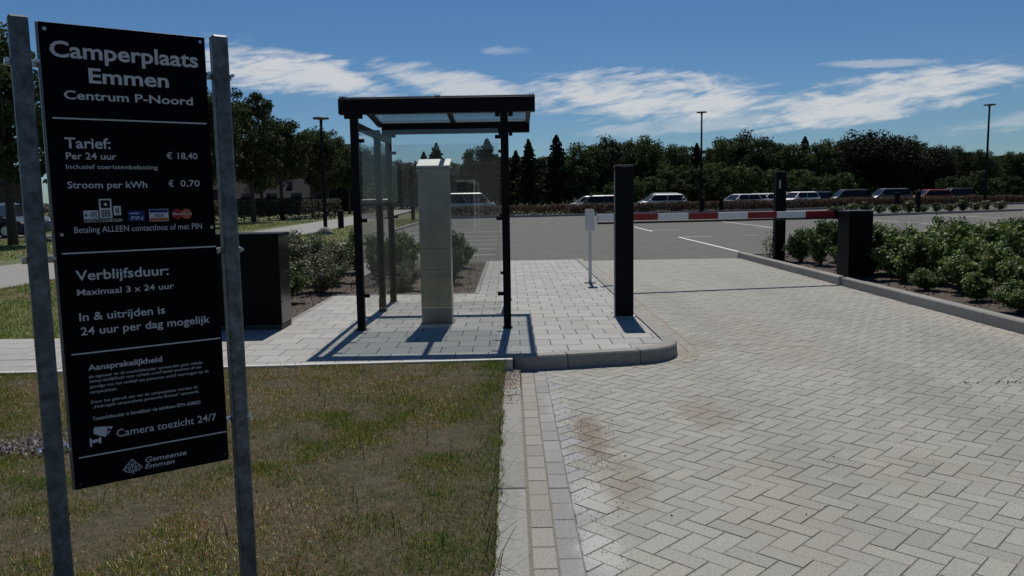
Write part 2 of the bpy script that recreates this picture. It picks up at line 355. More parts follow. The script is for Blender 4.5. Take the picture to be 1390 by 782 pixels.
# ------------------------------------------------------------------ ground, sheets
sheet('ground', [(-900, -300), (900, -300), (900, 1500), (-900, 1500)], -.06, m_ground)
front = lambda x: 7.03 + .05 * min(x, 0)      # front edge of the raised pavement
def grid_sheet(name, x0, x1, y0, y1, zf, step, m):
    xs = np.arange(x0, x1 + step / 2, step); ys = np.arange(y0, y1 + step / 2, step); vs = []; fs = []
    for y in ys:
        for x in xs: vs.append((x, y, zf(x, y)))
    nx = len(xs)
    for j in range(len(ys) - 1):
        for i in range(nx - 1): a = j * nx + i; fs.append((a, a + 1, a + nx + 1, a + nx))
    return MB().add(vs, fs).build(name, m, None, 'structure', smooth=True)
bump_t = np.random.default_rng(3).random((200, 200))
def lawn_z(x, y):
    e = .02 + .075 * max(0., min(1., (y - 4.6) / 2.3)) + .05 * max(0., min(1., (-x - .25) / 1.5))*0.5
    k = min(1., max(0., (-x - .1) / .3)) * min(1., max(0, (front(x) - .15 - y) / .3))
    return min(e + .012 * (y > 6.6) + .02 * k * float(noise2(np.array([x + 50.]), np.array([y + 50.]), 5, 3, 2.)[0] - .5), .108)
grid_sheet('lawn', -9.1, -.095, 1.2, 7.0, lambda x, y: lawn_z(x, y) if y < front(x) - .06 else .088, .1, m_thatch)
sheet('verge', [(-60, -30), (-9.1, -30), (-9.1, 8.4), (-60, 8.4)], .06, m_field)
sheet('field', [(-60, 8.52), (-3.62, 8.52), (-3.62, 9.27), (-4.5, 9.3), (-5.6, 18.0), (-5.6, 58), (-60, 58)], .085, m_field)
sheet('meadow', [(-120, 58), (-6.5, 58), (-6.5, 62), (90, 96), (90, 140), (-120, 140)], -.02, m_field)
sheet('footpath', [(-12.3, -12), (-9.0, -12), (-8.9, 40), (-9.6, 60), (-12.4, 110), (-16.5, 110), (-13.2, 60), (-12.3, 38)], .097, m_path)
sheet('side_road', [(-60, 34.2), (-19.5, 34.2), (-19.5, 41), (-60, 41)], .1, m_asphalt)
carpark = sheet('car_park', [(-5.55, 18.02), (1.62, 18.02), (1.62, 19.12), (5.62, 19.12), (5.62, 18.95), (80, 18.95), (80, 88.5), (-5.55, 59.1)], -.004, m_asphalt)
sheet('far_car_park', [(-6, 59.9), (80, 90.4), (80, 101), (-6, 71)], 0.0, m_asphalt)
# parking lines
def line(x0, y0, x1, y1, w=.1):
    a = Vector((x1 - x0, y1 - y0)).normalized(); n = Vector((-a.y, a.x)) * w / 2
    o = MB().prism([(x0 - n.x, y0 - n.y), (x1 - n.x, y1 - n.y), (x1 + n.x, y1 + n.y), (x0 + n.x, y0 + n.y)][::1], -.003, .001).build('road_marking', m_paint, carpark)
for x, ya, yb in [(6.05, 21.3, 28.95), (5.95, 33.8, 43.5), (11.6, 35.7, 46), (19.0, 30.5, 37.2), (19.2, 39.8, 43), (26.0, 40, 52), (19.6, 22, 27), (11.8, 22.5, 27.2)]: line(x, ya, x, yb)
for x0, x1, y in [(6.05, 7.3, 29.0), (5.95, 7.3, 34.9), (11.0, 12.2, 29.1), (10.8, 11.9, 35.6), (8.6, 9.1, 29.5), (18.3, 20.4, 38.1), (18.4, 19.9, 30.3), (25.2, 26.9, 46.), (5.3, 6.0, 38.9)]: line(x0, y, x1, y)
for y in (21.6, 24.1, 26.6, 29.1, 31.6, 36.1): line(-5.3, y, -.45, y, .09)

# ------------------------------------------------------------------ the brick driveway
WB = .105; R2 = math.sqrt(2)
base_bed = sheet('driveway', [(.05, 1.0), (5.44, 1.0), (5.44, 19.1), (1.55, 19.1), (1.55, 7.6), (1.1, 7.35), (.05, 7.15)], -.0028, m_joint)
bricks = []                                    # (polygon, tone)
def tone(base=(.298, .29, .25), v=.13, r=random):
    k = 1 + r.uniform(-v, v); w = r.uniform(-.018, .018); return (base[0] * k * (1 + w), base[1] * k, base[2] * k * (1 - w))
for X in (.122, .232):                          # two stretcher courses along the left kerb
    y = 1.1 + (.09 if X > .2 else 0); k = 0
    while y < 7.0:
        t = tone((.275, .256, .222) if X < .2 else (.265, .26, .245), .1)
        bricks.append(([(X - .0505, y + .003), (X + .0505, y + .003), (X + .0505, y + .207), (X - .0505, y + .207)], t)); y += .21
for X in (5.387,):
    y = 1.1
    while y < 18.9: bricks.append(([(X - .05, y + .003), (X + .05, y + .003), (X + .05, y + .207), (X - .05, y + .207)], tone((.29, .27, .235), .1))); y += .21
for X in (1.675, 1.785):                        # courses along the island kerb
    y = 7.95 if X < 1.7 else 7.75
    while y < 18.9: bricks.append(([(X - .0505, y + .003), (X + .0505, y + .003), (X + .0505, y + .207), (X - .0505, y + .207)], tone((.29, .265, .225), .1))); y += .21
x_lo, x_hi = .287, 5.335
reg1 = [(-1, 0, -x_lo), (1, 0, x_hi), (0, 1, 7.76), (0, -1, -1.1)]
reg2 = [(-1, 0, -1.842), (1, 0, x_hi), (0, 1, 19.1), (0, -1, -7.76)]
def inreg(p): return (x_lo <= p[0] <= x_hi and 1.1 <= p[1] <= 7.76) or (1.842 <= p[0] <= x_hi and 7.75 <= p[1] <= 19.1)
J = .0028
for i in range(-150, 120):
    for j in range(-20, 260):
        c = (i - j) % 4
        if c not in (0, 3): continue
        if c == 0: u0, u1, v0, v1 = i, i + 2, j, j + 1
        else: u0, u1, v0, v1 = i, i + 1, j, j + 2
        um, vm = (u0 + u1) / 2 * WB, (v0 + v1) / 2 * WB; x, y = (um + vm) / R2, (vm - um) / R2 + .05
        if not (0 < x < 5.6 and .9 < y < 19.3): continue
        if x < 1.55 and y > 7.75: continue
        P = [((u * WB + v * WB) / R2, (v * WB - u * WB) / R2 + .05) for u, v in ((u0 + J / WB, v0 + J / WB), (u1 - J / WB, v0 + J / WB), (u1 - J / WB, v1 - J / WB), (u0 + J / WB, v1 - J / WB))]
        t = tone(v=.085)
        if all(inreg(p) for p in P): bricks.append((P, t))
        else:
            for reg in (reg1, reg2):
                q = clip(P, reg)
                if q: bricks.append((q, t if x > .5 else tone((.30, .295, .285), .1)))
def project(x, y, z=0):
    v = cam.matrix_world.inverted() @ Vector((x, y, z)); return (695 + 1088 * v.x / -v.z, 391 - 1088 * v.y / -v.z) if v.z < 0 else (-999, -999)
CI = cam.matrix_world.inverted()
def seen(x, y, z=0, m=0): px, py = project(x, y, z); return -m < px < 1390 + m and -m < py < 782 + m
def split_nearest(items, n=300):
    sc = []
    for k, (p, t) in enumerate(items):
        cx = sum(a[0] for a in p) / len(p); cy = sum(a[1] for a in p) / len(p)
        sc.append((0 if seen(cx, cy) else 1, -area(p) / (cx * cx + cy * cy) ** 1.5, k))
    sc.sort(); near = [items[k] for _, _, k in sc[:n]]; far = [items[k] for _, _, k in sc[n:]]; return near, far
# the two kerb courses curve round the tip of the island, laid a touch proud
arc = [(1.62, 7.97), (1.612, 7.76), (1.575, 7.58), (1.50, 7.44), (1.40, 7.345)]
def arc_at(s, off):
    acc = 0
    for (xa, ya), (xb, yb) in zip(arc[:-1], arc[1:]):
        l = math.hypot(xb - xa, yb - ya)
        if s <= acc + l or (xb, yb) == arc[-1]:
            t = (s - acc) / l; dx, dy = (xb - xa) / l, (yb - ya) / l; return (xa + (xb - xa) * t - dy * off, ya + (yb - ya) * t + dx * off)
        acc += l
curved = []
for o0, o1, s_end in ((.006, .104, .62), (.112, .212, .50)):
    s = .0
    while s < s_end:
        q = [arc_at(s + .003, o0), arc_at(s + .095, o0), arc_at(s + .095, o1), arc_at(s + .003, o1)]; s += .098
        curved.append(([q[0], q[3], q[2], q[1]] if False else q, tone((.30, .27, .215), .1)))
for p, t in curved:
    cx = sum(a[0] for a in p) / 4; cy = sum(a[1] for a in p) / 4
    ar = sum(p[i - 1][0] * p[i][1] - p[i][0] * p[i - 1][1] for i in range(4)); p = p if ar > 0 else p[::-1]
    MB().prism([(a - cx, b - cy) for a, b in p], -.03, 0, .0024, t).build('brick', m_brick, base_bed, loc=(cx, cy, .0045))
near, far = split_nearest(bricks, 284)
rb = random.Random(11)
for p, t in near:
    cx = sum(a[0] for a in p) / len(p); cy = sum(a[1] for a in p) / len(p)
    MB().prism([(a - cx, b - cy) for a, b in p], -.05, 0, .0018, t).build('brick', m_brick, base_bed, loc=(cx, cy, rb.uniform(-.0015, .0015)))
mb = MB()
for p, t in far: mb.prism(p, -.05, rb.uniform(-.001, .0015), .0018, t)
mb.build('brick_paving', m_brick, base_bed, 'stuff')

# ------------------------------------------------------------------ kerbs
def stone_sweep(outer, inner, z0, z1, ch=.015, batter=.012):
    """kerb stone between two polylines of equal length"""
    mb = MB(); n = len(outer); vs = []
    for (ox, oy), (ix, iy) in zip(outer, inner):
        d = Vector((ix - ox, iy - oy)).normalized()
        vs += [(ox, oy, z0), (ox + d.x * batter, oy + d.y * batter, z1 - ch), (ox + d.x * (batter + ch * .8), oy + d.y * (batter + ch * .8), z1), (ix, iy, z1), (ix, iy, z0)]
    fs = []
    for i in range(n - 1):
        for k in range(5): a = i * 5 + k; b = i * 5 + (k + 1) % 5; fs.append((a, b, b + 5, a + 5))
    fs += [tuple(range(5)), tuple(range((n - 1) * 5 + 4, (n - 1) * 5 - 1, -1))]
    return mb.add(vs, fs)
pave = sheet('pavement', [(-9, 6.6), (0.05, 7.06), (1.2, 7.4), (1.47, 7.8), (1.47, 18.0), (-.5, 18.0), (-.5, 11.9), (-2.62, 11.9), (-2.62, 9.27), (-3.6, 9.27), (-3.6, 8.5), (-9, 8.5)], .098, m_tjoint)
kerb_i = bpy.data.objects.new('island_kerb', None); C.objects.link(kerb_i); kerb_i['kind'] = 'structure'
ZK = .13
def pc(pts, i, j): return pts[i:j + 1]
out = [(-.005, 7.085), (.02, 7.05), (.10, 7.035), (.49, 7.10), (.50, 7.102), (1.17, 7.235), (1.18, 7.237), (1.34, 7.30), (1.47, 7.40), (1.565, 7.54), (1.612, 7.72), (1.62, 7.95)]
inn = [(.0, 7.10), (.03, 7.15), (.12, 7.185), (.465, 7.25), (.475, 7.252), (1.135, 7.385), (1.145, 7.387), (1.27, 7.435), (1.37, 7.51), (1.435, 7.62), (1.463, 7.75), (1.47, 7.95)]
stone_sweep(out[:4], inn[:4], -.03, ZK).build('kerb_stone', m_kerb, kerb_i, smooth=False)
stone_sweep(out[4:6], inn[4:6], -.03, ZK).build('kerb_stone', m_kerb, kerb_i)
stone_sweep(out[6:], inn[6:], -.03, ZK).build('kerb_stone', m_kerb, kerb_i)
y = 7.957; k = 0
while y < 18.0:
    y1 = min(y + 1.0, 18.05); z = ZK
    stone_sweep([(1.62, y), (1.62, y1 - .006)], [(1.47, y), (1.47, y1 - .006)], -.03, z).build('kerb_stone', m_kerb, kerb_i); y = y1
band = bpy.data.objects.new('lawn_edging', None); C.objects.link(band); band['kind'] = 'structure'
for k in range(6):
    y0 = 1.08 + k * 1.0; y1 = min(y0 + .994, 7.06); MB().cbox(-.09, .055, y0, y1, -.08, .022 + .003 * (k % 2), .004).build('kerb_stone', m_kerb, band)
edge = bpy.data.objects.new('pavement_edging', None); C.objects.link(edge); edge['kind'] = 'structure'
x = -9.
while x < -.06:
    x1 = min(x + .995, -.0); 
    MB().prism([(x, front(x) - .062), (x1, front(x1) - .062), (x1, front(x1) - .004), (x, front(x) - .004)], 0, .123, .003).build('edging_stone', m_band, edge); x += 1.0
y = 11.9
while y < 17.9: MB().cbox(-.56, -.50, y, y + .994, 0, .125, .003).build('edging_stone', m_kerb, edge); y += 1
for x0, x1 in ((-2.62, -1.63), (-1.62, -.57)): MB().cbox(x0, x1, 11.905, 11.96, 0, .125, .003).build('edging_stone', m_kerb, edge)
y = 9.32
while y < 11.8: MB().cbox(-2.685, -2.63, y, min(y + .994, 11.9), 0, .122, .003).build('edging_stone', m_kerb, edge); y += 1
kerb_r = bpy.data.objects.new('bed_kerb', None); C.objects.link(kerb_r); kerb_r['kind'] = 'structure'
y = .2 + .0
while y < 18.7:
    y1 = y + 1.0; g = .02 if abs(y1 - 13.2) < .3 else .006
    stone_sweep([(5.45, y), (5.45, y1 - g)], [(5.60, y), (5.60, y1 - g)], -.03, .13).build('kerb_stone', m_kerb, kerb_r); y = y1
stone_sweep([(5.45, y), (5.455, y + .12), (5.475, y + .17)], [(5.60, y), (5.60, y + .12), (5.60, y + .14)], -.03, .13).build('kerb_stone', m_kerb, kerb_r)
x = 5.62
while x < 40: stone_sweep([(x, 18.92), (x + .99, 18.92)][::-1], [(x, 18.8), (x + .99, 18.8)][::-1], -.03, .12).build('kerb_stone', m_kerb, kerb_r); x += 1.0
# pavement tiles
tiles = []
ybase = 7.03; T = .3
rt = random.Random(5)
def tile_region(planes, x0, x1, y0, y1):
    for j in range(int((y0 - ybase) / T) - 2, int((y1 - ybase) / T) + 2):
        off = (j % 2) * T / 2 + .07
        for i in range(int(x0 / T) - 2, int(x1 / T) + 2):
            xa = i * T + off; ya = ybase + j * T - .0
            sk = .02
            P = [(xa + .003, ya + .003 + sk * xa * .0), (xa + T - .003, ya + .003), (xa + T - .003, ya + T - .003), (xa + .003, ya + T - .003)]
            q = clip(P, planes)
            if q: tiles.append((q, tone((.315, .308, .285), .10, rt)))
fr = (.05, -1, -7.035)                           # above the front line y >= 7.035+.05x
tile_region([(-1, 0, 8.9), (1, 0, -3.603), (0, 1, 8.5), fr], -9, -3.6, 6.5, 8.6)
tile_region([(-1, 0, 3.597), (1, 0, -2.63), (0, 1, 9.27), fr], -3.7, -2.6, 6.8, 9.3)

def hp(a, b):                                    # half-plane left of a->b kept
    dx, dy = b[0] - a[0], b[1] - a[1]; return (dy, -dx, dy * a[0] - dx * a[1])
inner = [hp(inn[i], inn[i + 1]) for i in (3, 5, 7, 8, 9, 10)]
tile_region([(-1, 0, 2.627), (1, 0, 1.464), (0, 1, 11.897)] + inner + [fr], -2.7, 1.5, 6.9, 12)
tile_region([(-1, 0, .497), (1, 0, 1.464), (0, 1, 18.0), (0, -1, -11.903)], -.6, 1.5, 11.8, 18.1)
near, far = split_nearest(tiles)
for p, t in near:
    cx = sum(a[0] for a in p) / len(p); cy = sum(a[1] for a in p) / len(p)
    MB().prism([(a - cx, b - cy) for a, b in p], -.035, 0, .003, t).build('tile', m_tile, pave, loc=(cx, cy, .12 + rt.uniform(-.0015, .0015)))
mb = MB()
for p, t in far: mb.prism(p, .085, .12 + rt.uniform(-.0015, .0015), .003, t)
mb.build('tile_paving', m_tile, pave, 'stuff')

# ------------------------------------------------------------------ planting beds
sheet('planting_bed', [(5.60, .2), (40, .2), (40, 18.8), (5.60, 18.8)], .095, m_soil)
sheet('planting_bed', [(-4.5, 9.31), (-2.69, 9.31), (-2.69, 11.965), (-.565, 11.965), (-.565, 18.0), (-5.6, 18.0)], .095, m_soil)
def scatter(name, n, area_f, sz, cols, m, seed, z):
    r = np.random.default_rng(seed); P = area_f(r, n); n = len(P); V = []; F = []
    mb = MB()
    for i in range(n):
        s = sz * r.uniform(.4, 1.3); a = r.uniform(0, 6.28); c = cols[r.integers(len(cols))]; k = r.uniform(.7, 1.3); c = tuple(min(1, q * k) for q in c)
        h = s * r.uniform(.3, .7); pts = []
        for q in range(4): w = a + q * 1.5708 + r.uniform(-.3, .3); rr = s * r.uniform(.35, .6); pts.append((P[i, 0] + rr * math.cos(w), P[i, 1] + rr * math.sin(w), z - .002 + r.uniform(0, .4) * h))
        pts.append((P[i, 0], P[i, 1], z + h)); mb.add(pts, [(0, 1, 4), (1, 2, 4), (2, 3, 4), (3, 0, 4)], c)
    o = mb.build(name, m, None, 'stuff'); return o
def rect(x0, x1, y0, y1): return lambda r, n: np.stack([r.uniform(x0, x1, n), r.uniform(y0, y1, n)], 1)
m_bits = mat('bits', (1, 1, 1), .95, attr=True)
o = scatter('soil_clods', 5000, rect(5.62, 11, 5.5, 18.5), .035, [(.09, .065, .05), (.14, .10, .075), (.06, .045, .035), (.2, .16, .12)], m_bits, 1, .095); 
o = scatter('soil_clods', 2600, lambda r, n: np.vstack([rect(-4.5, -2.72, 9.35, 15)(r, n // 2), rect(-2.7, -.6, 12.0, 17.5)(r, n // 2)]), .035, [(.12, .08, .06), (.2, .13, .1), (.07, .05, .04), (.25, .2, .16)], m_bits, 2, .095)
o = scatter('gravel', 1500, lambda r, n: np.stack([r.normal(-.03, .06, n).clip(-.14, .06), 7.02 - np.abs(r.normal(0, .45, n)).clip(0, 1.2)], 1), .012, [(.28, .22, .18), (.36, .3, .26), (.2, .16, .13)], m_bits, 3, .024)
o = scatter('sand_grit', 2600, lambda r, n: np.vstack([np.stack([r.normal(.36, .07, n // 2).clip(.29, .6), r.uniform(2.7, 6.6, n // 2)], 1), np.stack([r.normal(.52, .09, n - n // 2), r.normal(4.9, .5, n - n // 2)], 1)]), .006, [(.5, .46, .42), (.36, .28, .2), (.42, .36, .3), (.28, .22, .17)], m_bits, 4, .001)

o = scatter('paving_debris', 260, lambda r, n: np.stack([r.uniform(.3, 5.3, n), 2.6 + r.random(n) ** .8 * 9, ], 1), .011, [(.03, .025, .02), (.06, .045, .03), (.12, .09, .05)], m_bits, 14, .002)
o = scatter('joint_moss', 420, lambda r, n: np.stack([3.95 + 1.3 * r.random(n) + 0, 5.95 + r.normal(0, .03, n) + 0.0, ], 1)[: n // 3] if False else np.vstack([np.stack([r.uniform(3.6, 5.2, n // 2), 6.3 + r.normal(0, .03, n // 2)], 1), np.stack([r.normal(5.42, .03, n // 2), r.uniform(6, 18, n // 2)], 1)]), .014, [(.03, .03, .02), (.05, .05, .025), (.09, .08, .05)], m_bits, 15, .001)

# ------------------------------------------------------------------ grass
def blades(name, n, x0, x1, y0, y1, h, w, seed, zf, keep=None, green=.5, m=m_grass):
    r = np.random.default_rng(seed); X = r.uniform(x0, x1, n); Y = r.uniform(y0, y1, n)
    if keep is not None: k = keep(X, Y); X, Y = X[k], Y[k]
    pn = noise2(X + 40, Y + 40, seed, 4, 1.1); fn = noise2(X + 40, Y + 40, seed + 1, 3, 5.0); g = pn * .65 + fn * .35
    bare = noise2(X + 80, Y + 30, seed + 2, 3, 2.6)
    k = (bare < .66) | (r.random(len(X)) < .9); X, Y, g, bare, fn = X[k], Y[k], g[k], bare[k], fn[k]; n = len(X)
    Z = zf(X, Y); a = r.uniform(0, 6.283, n); lean = r.normal(0, .85, n); hh = h * (.45 + .9 * r.random(n)) * (1 - .3 * np.clip((bare - .5) * 4, 0, 1)) * (.75 + .9 * np.clip(fn - .35, 0, 1))
    dx = np.cos(a); dy = np.sin(a); ww = w * (.6 + .8 * r.random(n)); la = r.uniform(0, 6.283, n)
    B0 = np.stack([X - dy * ww / 2, Y + dx * ww / 2, Z], 1); B1 = np.stack([X + dy * ww / 2, Y - dx * ww / 2, Z], 1)
    Tp = np.stack([X + np.cos(la) * lean * hh, Y + np.sin(la) * lean * hh, Z + hh * np.cos(lean * .8)], 1)
    V = np.stack([B0, B1, Tp], 1).reshape(-1, 3)
    gr = np.array([.12, .19, .026]); ol = np.array([.31, .26, .045]); st = np.array([.68, .58, .37]); br = np.array([.34, .17, .07])
    u = r.random(n) * 1.5 - .25 + (g - .5) * 2.6 + (green - .5)
    if name == 'lawn_grass':
        # the lusher strip in front of the sign and along the kerb, a bleached patch nearer the camera
        u += .75 * np.exp(-((X + 2.4) / .7) ** 2 - ((Y - 4.35) / .33) ** 2) + .45 * np.exp(-((X + 1.5) / .35) ** 2 - ((Y - 4.45) / .2) ** 2) - .55 * np.exp(-((X + 1.35) / .5) ** 2 - ((Y - 3.75) / .28) ** 2) + .25 * np.exp(-((X + .2) / .25) ** 2)
    c = np.where((u > .62)[:, None], gr, np.where((u > .22)[:, None], ol, np.where((r.random(n) > .55)[:, None], st, br)))
    c = c * (.35 + 1.3 * r.random((n, 1)))
    me = poly_mesh(name, V, 3, c, m); o = link(name, me, None, 'stuff'); return o
def zlawn(X, Y):
    e = .02 + .075 * np.clip((Y - 4.6) / 2.3, 0, 1) + .025 * np.clip((-X - .25) / 1.5, 0, 1); return np.minimum(e + .012 * (Y > 6.6), .106) - .008
fov = lambda X, Y: (X > -.66 * Y - .7)
blades('lawn_grass', 480000, -5.2, -.062, 2.5, 6.99, .032, .0050, 21, zlawn, lambda X, Y: fov(X, Y) & (Y < 7.03 + .05 * X - .055) & (X < -.088 + .03 * (noise2(Y * 6 + 3, X * 0 + 9, 8, 3, 1.) - .3) * 2), .46)
blades('field_grass', 60000, -9, -3.7, 8.56, 16, .06, .010, 22, lambda X, Y: X * 0 + .08, lambda X, Y: ~((X > -4.5 - (Y - 9.3) * .126) & (Y > 9.25)), .62)
blades('field_grass', 60000, -32, -5.7, 16, 56, .10, .035, 23, lambda X, Y: X * 0 + .08, lambda X, Y: (~((X > -13.2) & (X < -8.8))) & ~((Y > 34) & (Y < 41) & (X < -19.5)), .75)
# taller straws along the kerb
r = np.random.default_rng(31); n = 260; V = []; cc = []
for i in range(n):
    x = r.uniform(-.16, -.08) if i < 60 else r.uniform(-2.8, -.1); y = r.uniform(2.6, 6.8); h = r.uniform(.08, .26) if i < 60 else r.uniform(.05, .13); a = r.uniform(0, 6.28) if i >= 60 else r.uniform(-1.2, 1.2); l = r.uniform(.3, .9) * h; z = float(zlawn(np.array([x]), np.array([y]))[0])
    w = .0022; p0 = np.array([x, y, z]); p1 = np.array([x + math.cos(a) * l * .4, y + math.sin(a) * l * .4, z + h * .7]); p2 = np.array([x + math.cos(a) * l, y + math.sin(a) * l, z + h]); s = np.array([-math.sin(a), math.cos(a), 0]) * w
    V += [p0 - s, p0 + s, p1 + s, p1 - s, p1 - s, p1 + s, p2 + s * .6, p2 - s * .6]; c = [(.1, .075, .04), (.3, .25, .15), (.05, .04, .025)][r.integers(3)]; cc += [c, c]
link('dry_stalks', poly_mesh('dry_stalks', np.array(V), 4, np.array(cc), m_grass), None, 'stuff')
# dug-over patch of bare earth beside the sign
scatter('bare_earth', 1500, lambda r, n: np.stack([r.normal(-2.85, .28, n), r.normal(4.95, .12, n)], 1), .03, [(.2, .16, .14), (.3, .25, .22), (.14, .11, .1)], m_bits, 9, .06)

# ------------------------------------------------------------------ the information sign
ang = math.atan2(.29, .403); BW, BH, BTOP = .497, 1.50, 2.113
ux, uy = math.cos(ang), math.sin(ang)
cx0, cy0 = -1.448 + ux * BW / 2, 2.55 + uy * BW / 2
sign = thing('information_sign', 'tall black camper site tariff sign with white lettering held between two galvanised posts', 'sign', (cx0, cy0, 0), ang)
for s, xc in ((0, -BW / 2 - .052), (1, BW / 2 + .052)):
    MB().cbox(xc - .027, xc + .027, -.008, .040, -.03, 2.125, .006).build('post', m_galv, sign)
panel = MB().cbox(-BW / 2 - .007, BW / 2 + .001, 0.002, .028, BTOP - BH, BTOP, .002).build('panel', m_alu, sign)
MB().cbox(-BW / 2, BW / 2, -.001, .004, BTOP - BH + .001, BTOP - .001, .0008).build('sign_face', m_face, panel)
for xs in (-1, 1):
    for v in (.125, .738, 1.362):
        z = BTOP - v; xe = xs * (BW / 2 + .052)
        b = MB().cbox(xs * (BW / 2 - .06) if xs < 0 else BW / 2 - .06, xs * (BW / 2 - .06) if xs > 0 else -BW / 2 + .06, .03, .034, z - .02, z + .02, .001) if False else MB()
        xa, xb = sorted((xs * (BW / 2 - .05), xs * (BW / 2 + .095)))
        b.cbox(xa, xb, .0285, .034 + .014, z - .011, z + .011, .002)
        b.tube([(xs * (BW / 2 + .008), -.006, z + .004), (xs * (BW / 2 + .008), .03, z + .004)], .006, 8)
        b.tube([(xs * (BW / 2 + .090), .0, z + .002), (xs * (BW / 2 + .090), .04, z + .002)], .007, 8)
        b.build('bracket', m_bolt, sign)
for u, v in ((.019, .66), (.484, .652), (.016, .022), (.481, .018), (.015, 1.482), (.484, 1.475)):
    MB().tube([(u - BW / 2, -.004, BTOP - v), (u - BW / 2, .002, BTOP - v)], .0055, 10).build('rivet', m_bolt if v < .9 else m_cap, panel)
YF = -.0016
def text(s, u0, u1, v, cap, bold=0., m=None, name='lettering', shear=0.):
    """one printed line: baseline at depth v from the top, spanning u0..u1, capitals 'cap' high"""
    cu = bpy.data.curves.new('t', 'FONT'); cu.body = s; cu.size = 1; cu.offset = bold * .72; cu.resolution_u = 3; cu.shear = shear
    o = bpy.data.objects.new('t', cu); C.objects.link(o); bpy.context.view_layer.update()
    me = bpy.data.meshes.new_from_object(o.evaluated_get(bpy.context.evaluated_depsgraph_get())); bpy.data.objects.remove(o)
    xs = [p.co.x for p in me.vertices]; x0, x1 = min(xs), max(xs); sx = (u1 - u0) / (x1 - x0); sz = cap / .72
    for p in me.vertices: p.co = Vector((u0 - BW / 2 + (p.co.x - x0) * sx, YF, BTOP - v + p.co.y * sz))
    me.materials.clear(); me.materials.append(m or m_print); me.name = name
    o = link(name, me, panel); o['label'] = 'printed line reading ' + s.strip(); return o
lines = [('Camperplaats', .026, .471, .104, .050, .03), ('Emmen', .130, .371, .178, .047, .03), ('Centrum P-Noord', .056, .446, .2325, .027, .024),
         ('Tarief:', .047, .179, .386, .034, .02), ('Per 24 uur', .048, .194, .421, .022, .014), ('€ 18,40', .349, .450, .416, .022, .006),
         ('Inclusief toeristenbelasting', .046, .319, .4515, .0145, .004), ('Stroom per kWh', .046, .282, .513, .022, .014), ('€', .350, .367, .510, .022, .006), ('0,70', .389, .452, .509, .022, .006),
         ('CONTACTLOOS BETALEN', .085, .198, .6235, .0105, .012), ('Betaling ALLEEN contactloos of met PIN', .055, .451, .656, .0205, -.002),
         ('Verblijfsduur:', .049, .332, .8095, .033, .02), ('Maximaal 3 x 24 uur', .049, .346, .8585, .0205, .014), ('In & uitrijden is', .050, .312, .942, .027, .015), ('24 uur per dag mogelijk', .051, .459, .989, .027, .015),
         ('Aansprakelijkheid', .064, .292, 1.1075, .0195, .024),
         ('de eigenaar en de toezichthouder aanvaarden geen enkele', .064, .425, 1.133, .0105, 0), ('aansprakelijkheid voor schade en/of letsel ontstaan of ten', .065, .420, 1.1485, .0105, 0),
         ('gevolge van het verblijf van personen en/of voertuigen op de', .065, .444, 1.1665, .0105, 0), ('camperplaats.', .064, .147, 1.1845, .0105, 0),
         ('Door het gebruik aan van de camperplaats worden de', .065, .403, 1.2185, .0105, 0), ('„Huisregels camperplaats gemeente Emmen“ aanvaardt.', .068, .408, 1.235, .0105, 0),
         ('Toezichthouder is bereikbaar via telefoon: 0591-658825', .065, .410, 1.2755, .012, .012), ('Camera toezicht 24/7', .134, .461, 1.345, .0265, .004)]
for l in lines: text(*l)
text('Gemeente', .217, .352, 1.451, .0185, .010, shear=.22); text('Emmen', .214, .311, 1.4735, .0175, .010, shear=.22)
def pbox(mb, u0, u1, v0, v1, y=YF, t=.0006): mb.box(u0 - BW / 2, u1 - BW / 2, y - t, y + .0004, BTOP - v1, BTOP - v0); return mb
for v, u0, u1 in ((.2935, .019, .487), (.7205, .015, .495), (1.049, .019, .492), (1.3935, .017, .493)): pbox(MB(), u0, u1, v - .0022, v + .0022).build('rule_line', m_print, panel)
# pictograms: card, phone and reader
m = MB(); pbox(m, .085, .128, .585, .612); m.build('card_pictogram', m_print, panel); 
c_ = MB(); pbox(c_, .089, .094, .596, .604, YF - .0008)
for k in range(3): c_.add([(.104 + k * .007 - BW / 2, YF - .0018, BTOP - .5985), (.109 + k * .007 - BW / 2, YF - .0018, BTOP - .590 + k * .001), (.1115 + k * .007 - BW / 2, YF - .0018, BTOP - .590 + k * .001), (.1065 + k * .007 - BW / 2, YF - .0018, BTOP - .5985), (.1115 + k * .007 - BW / 2, YF - .0018, BTOP - .608), (.109 + k * .007 - BW / 2, YF - .0018, BTOP - .608)], [(0, 1, 2, 3), (0, 3, 4, 5)])
c_.build('card_symbol', m_face, panel)
m = MB(); pbox(m, .132, .169, .548, .611); m.build('phone_pictogram', m_print, panel)
m = MB(); pbox(m, .137, .164, .553, .578, YF - .0008)
for a in range(3):
    for b in range(3): pbox(m, .138 + a * .009, .145 + a * .009, .585 + b * .008, .590 + b * .008, YF - .0008)
m.build('phone_screen_and_keys', m_face, panel)
m = MB(); m.tube([(.1505 - BW / 2, YF - .003, BTOP - .566), (.1505 - BW / 2, YF - .001, BTOP - .566)], .005, 10); m.build('screen_dot', m_print, panel)
m = MB(); pbox(m, .174, .196, .572, .602); m.build('reader_pictogram', m_print, panel)
m = MB(); pbox(m, .180, .182, .58, .594, YF - .0008); pbox(m, .184, .186, .578, .596, YF - .0008); pbox(m, .188, .190, .576, .598, YF - .0008); m.build('reader_waves', m_face, panel)
m = MB(); pbox(m, .217, .268, .589, .623); m.build('pin_card', m_blue, panel); m = MB(); pbox(m, .221, .251, .596, .599, YF - .0008); m.build('pin_stripe', m_print, panel)
text('PIN', .226, .262, .6195, .013, .0, m_print).location.y -= .0012
m = MB(); pbox(m, .282, .343, .585, .626); m.build('bank_card', m_print, panel)
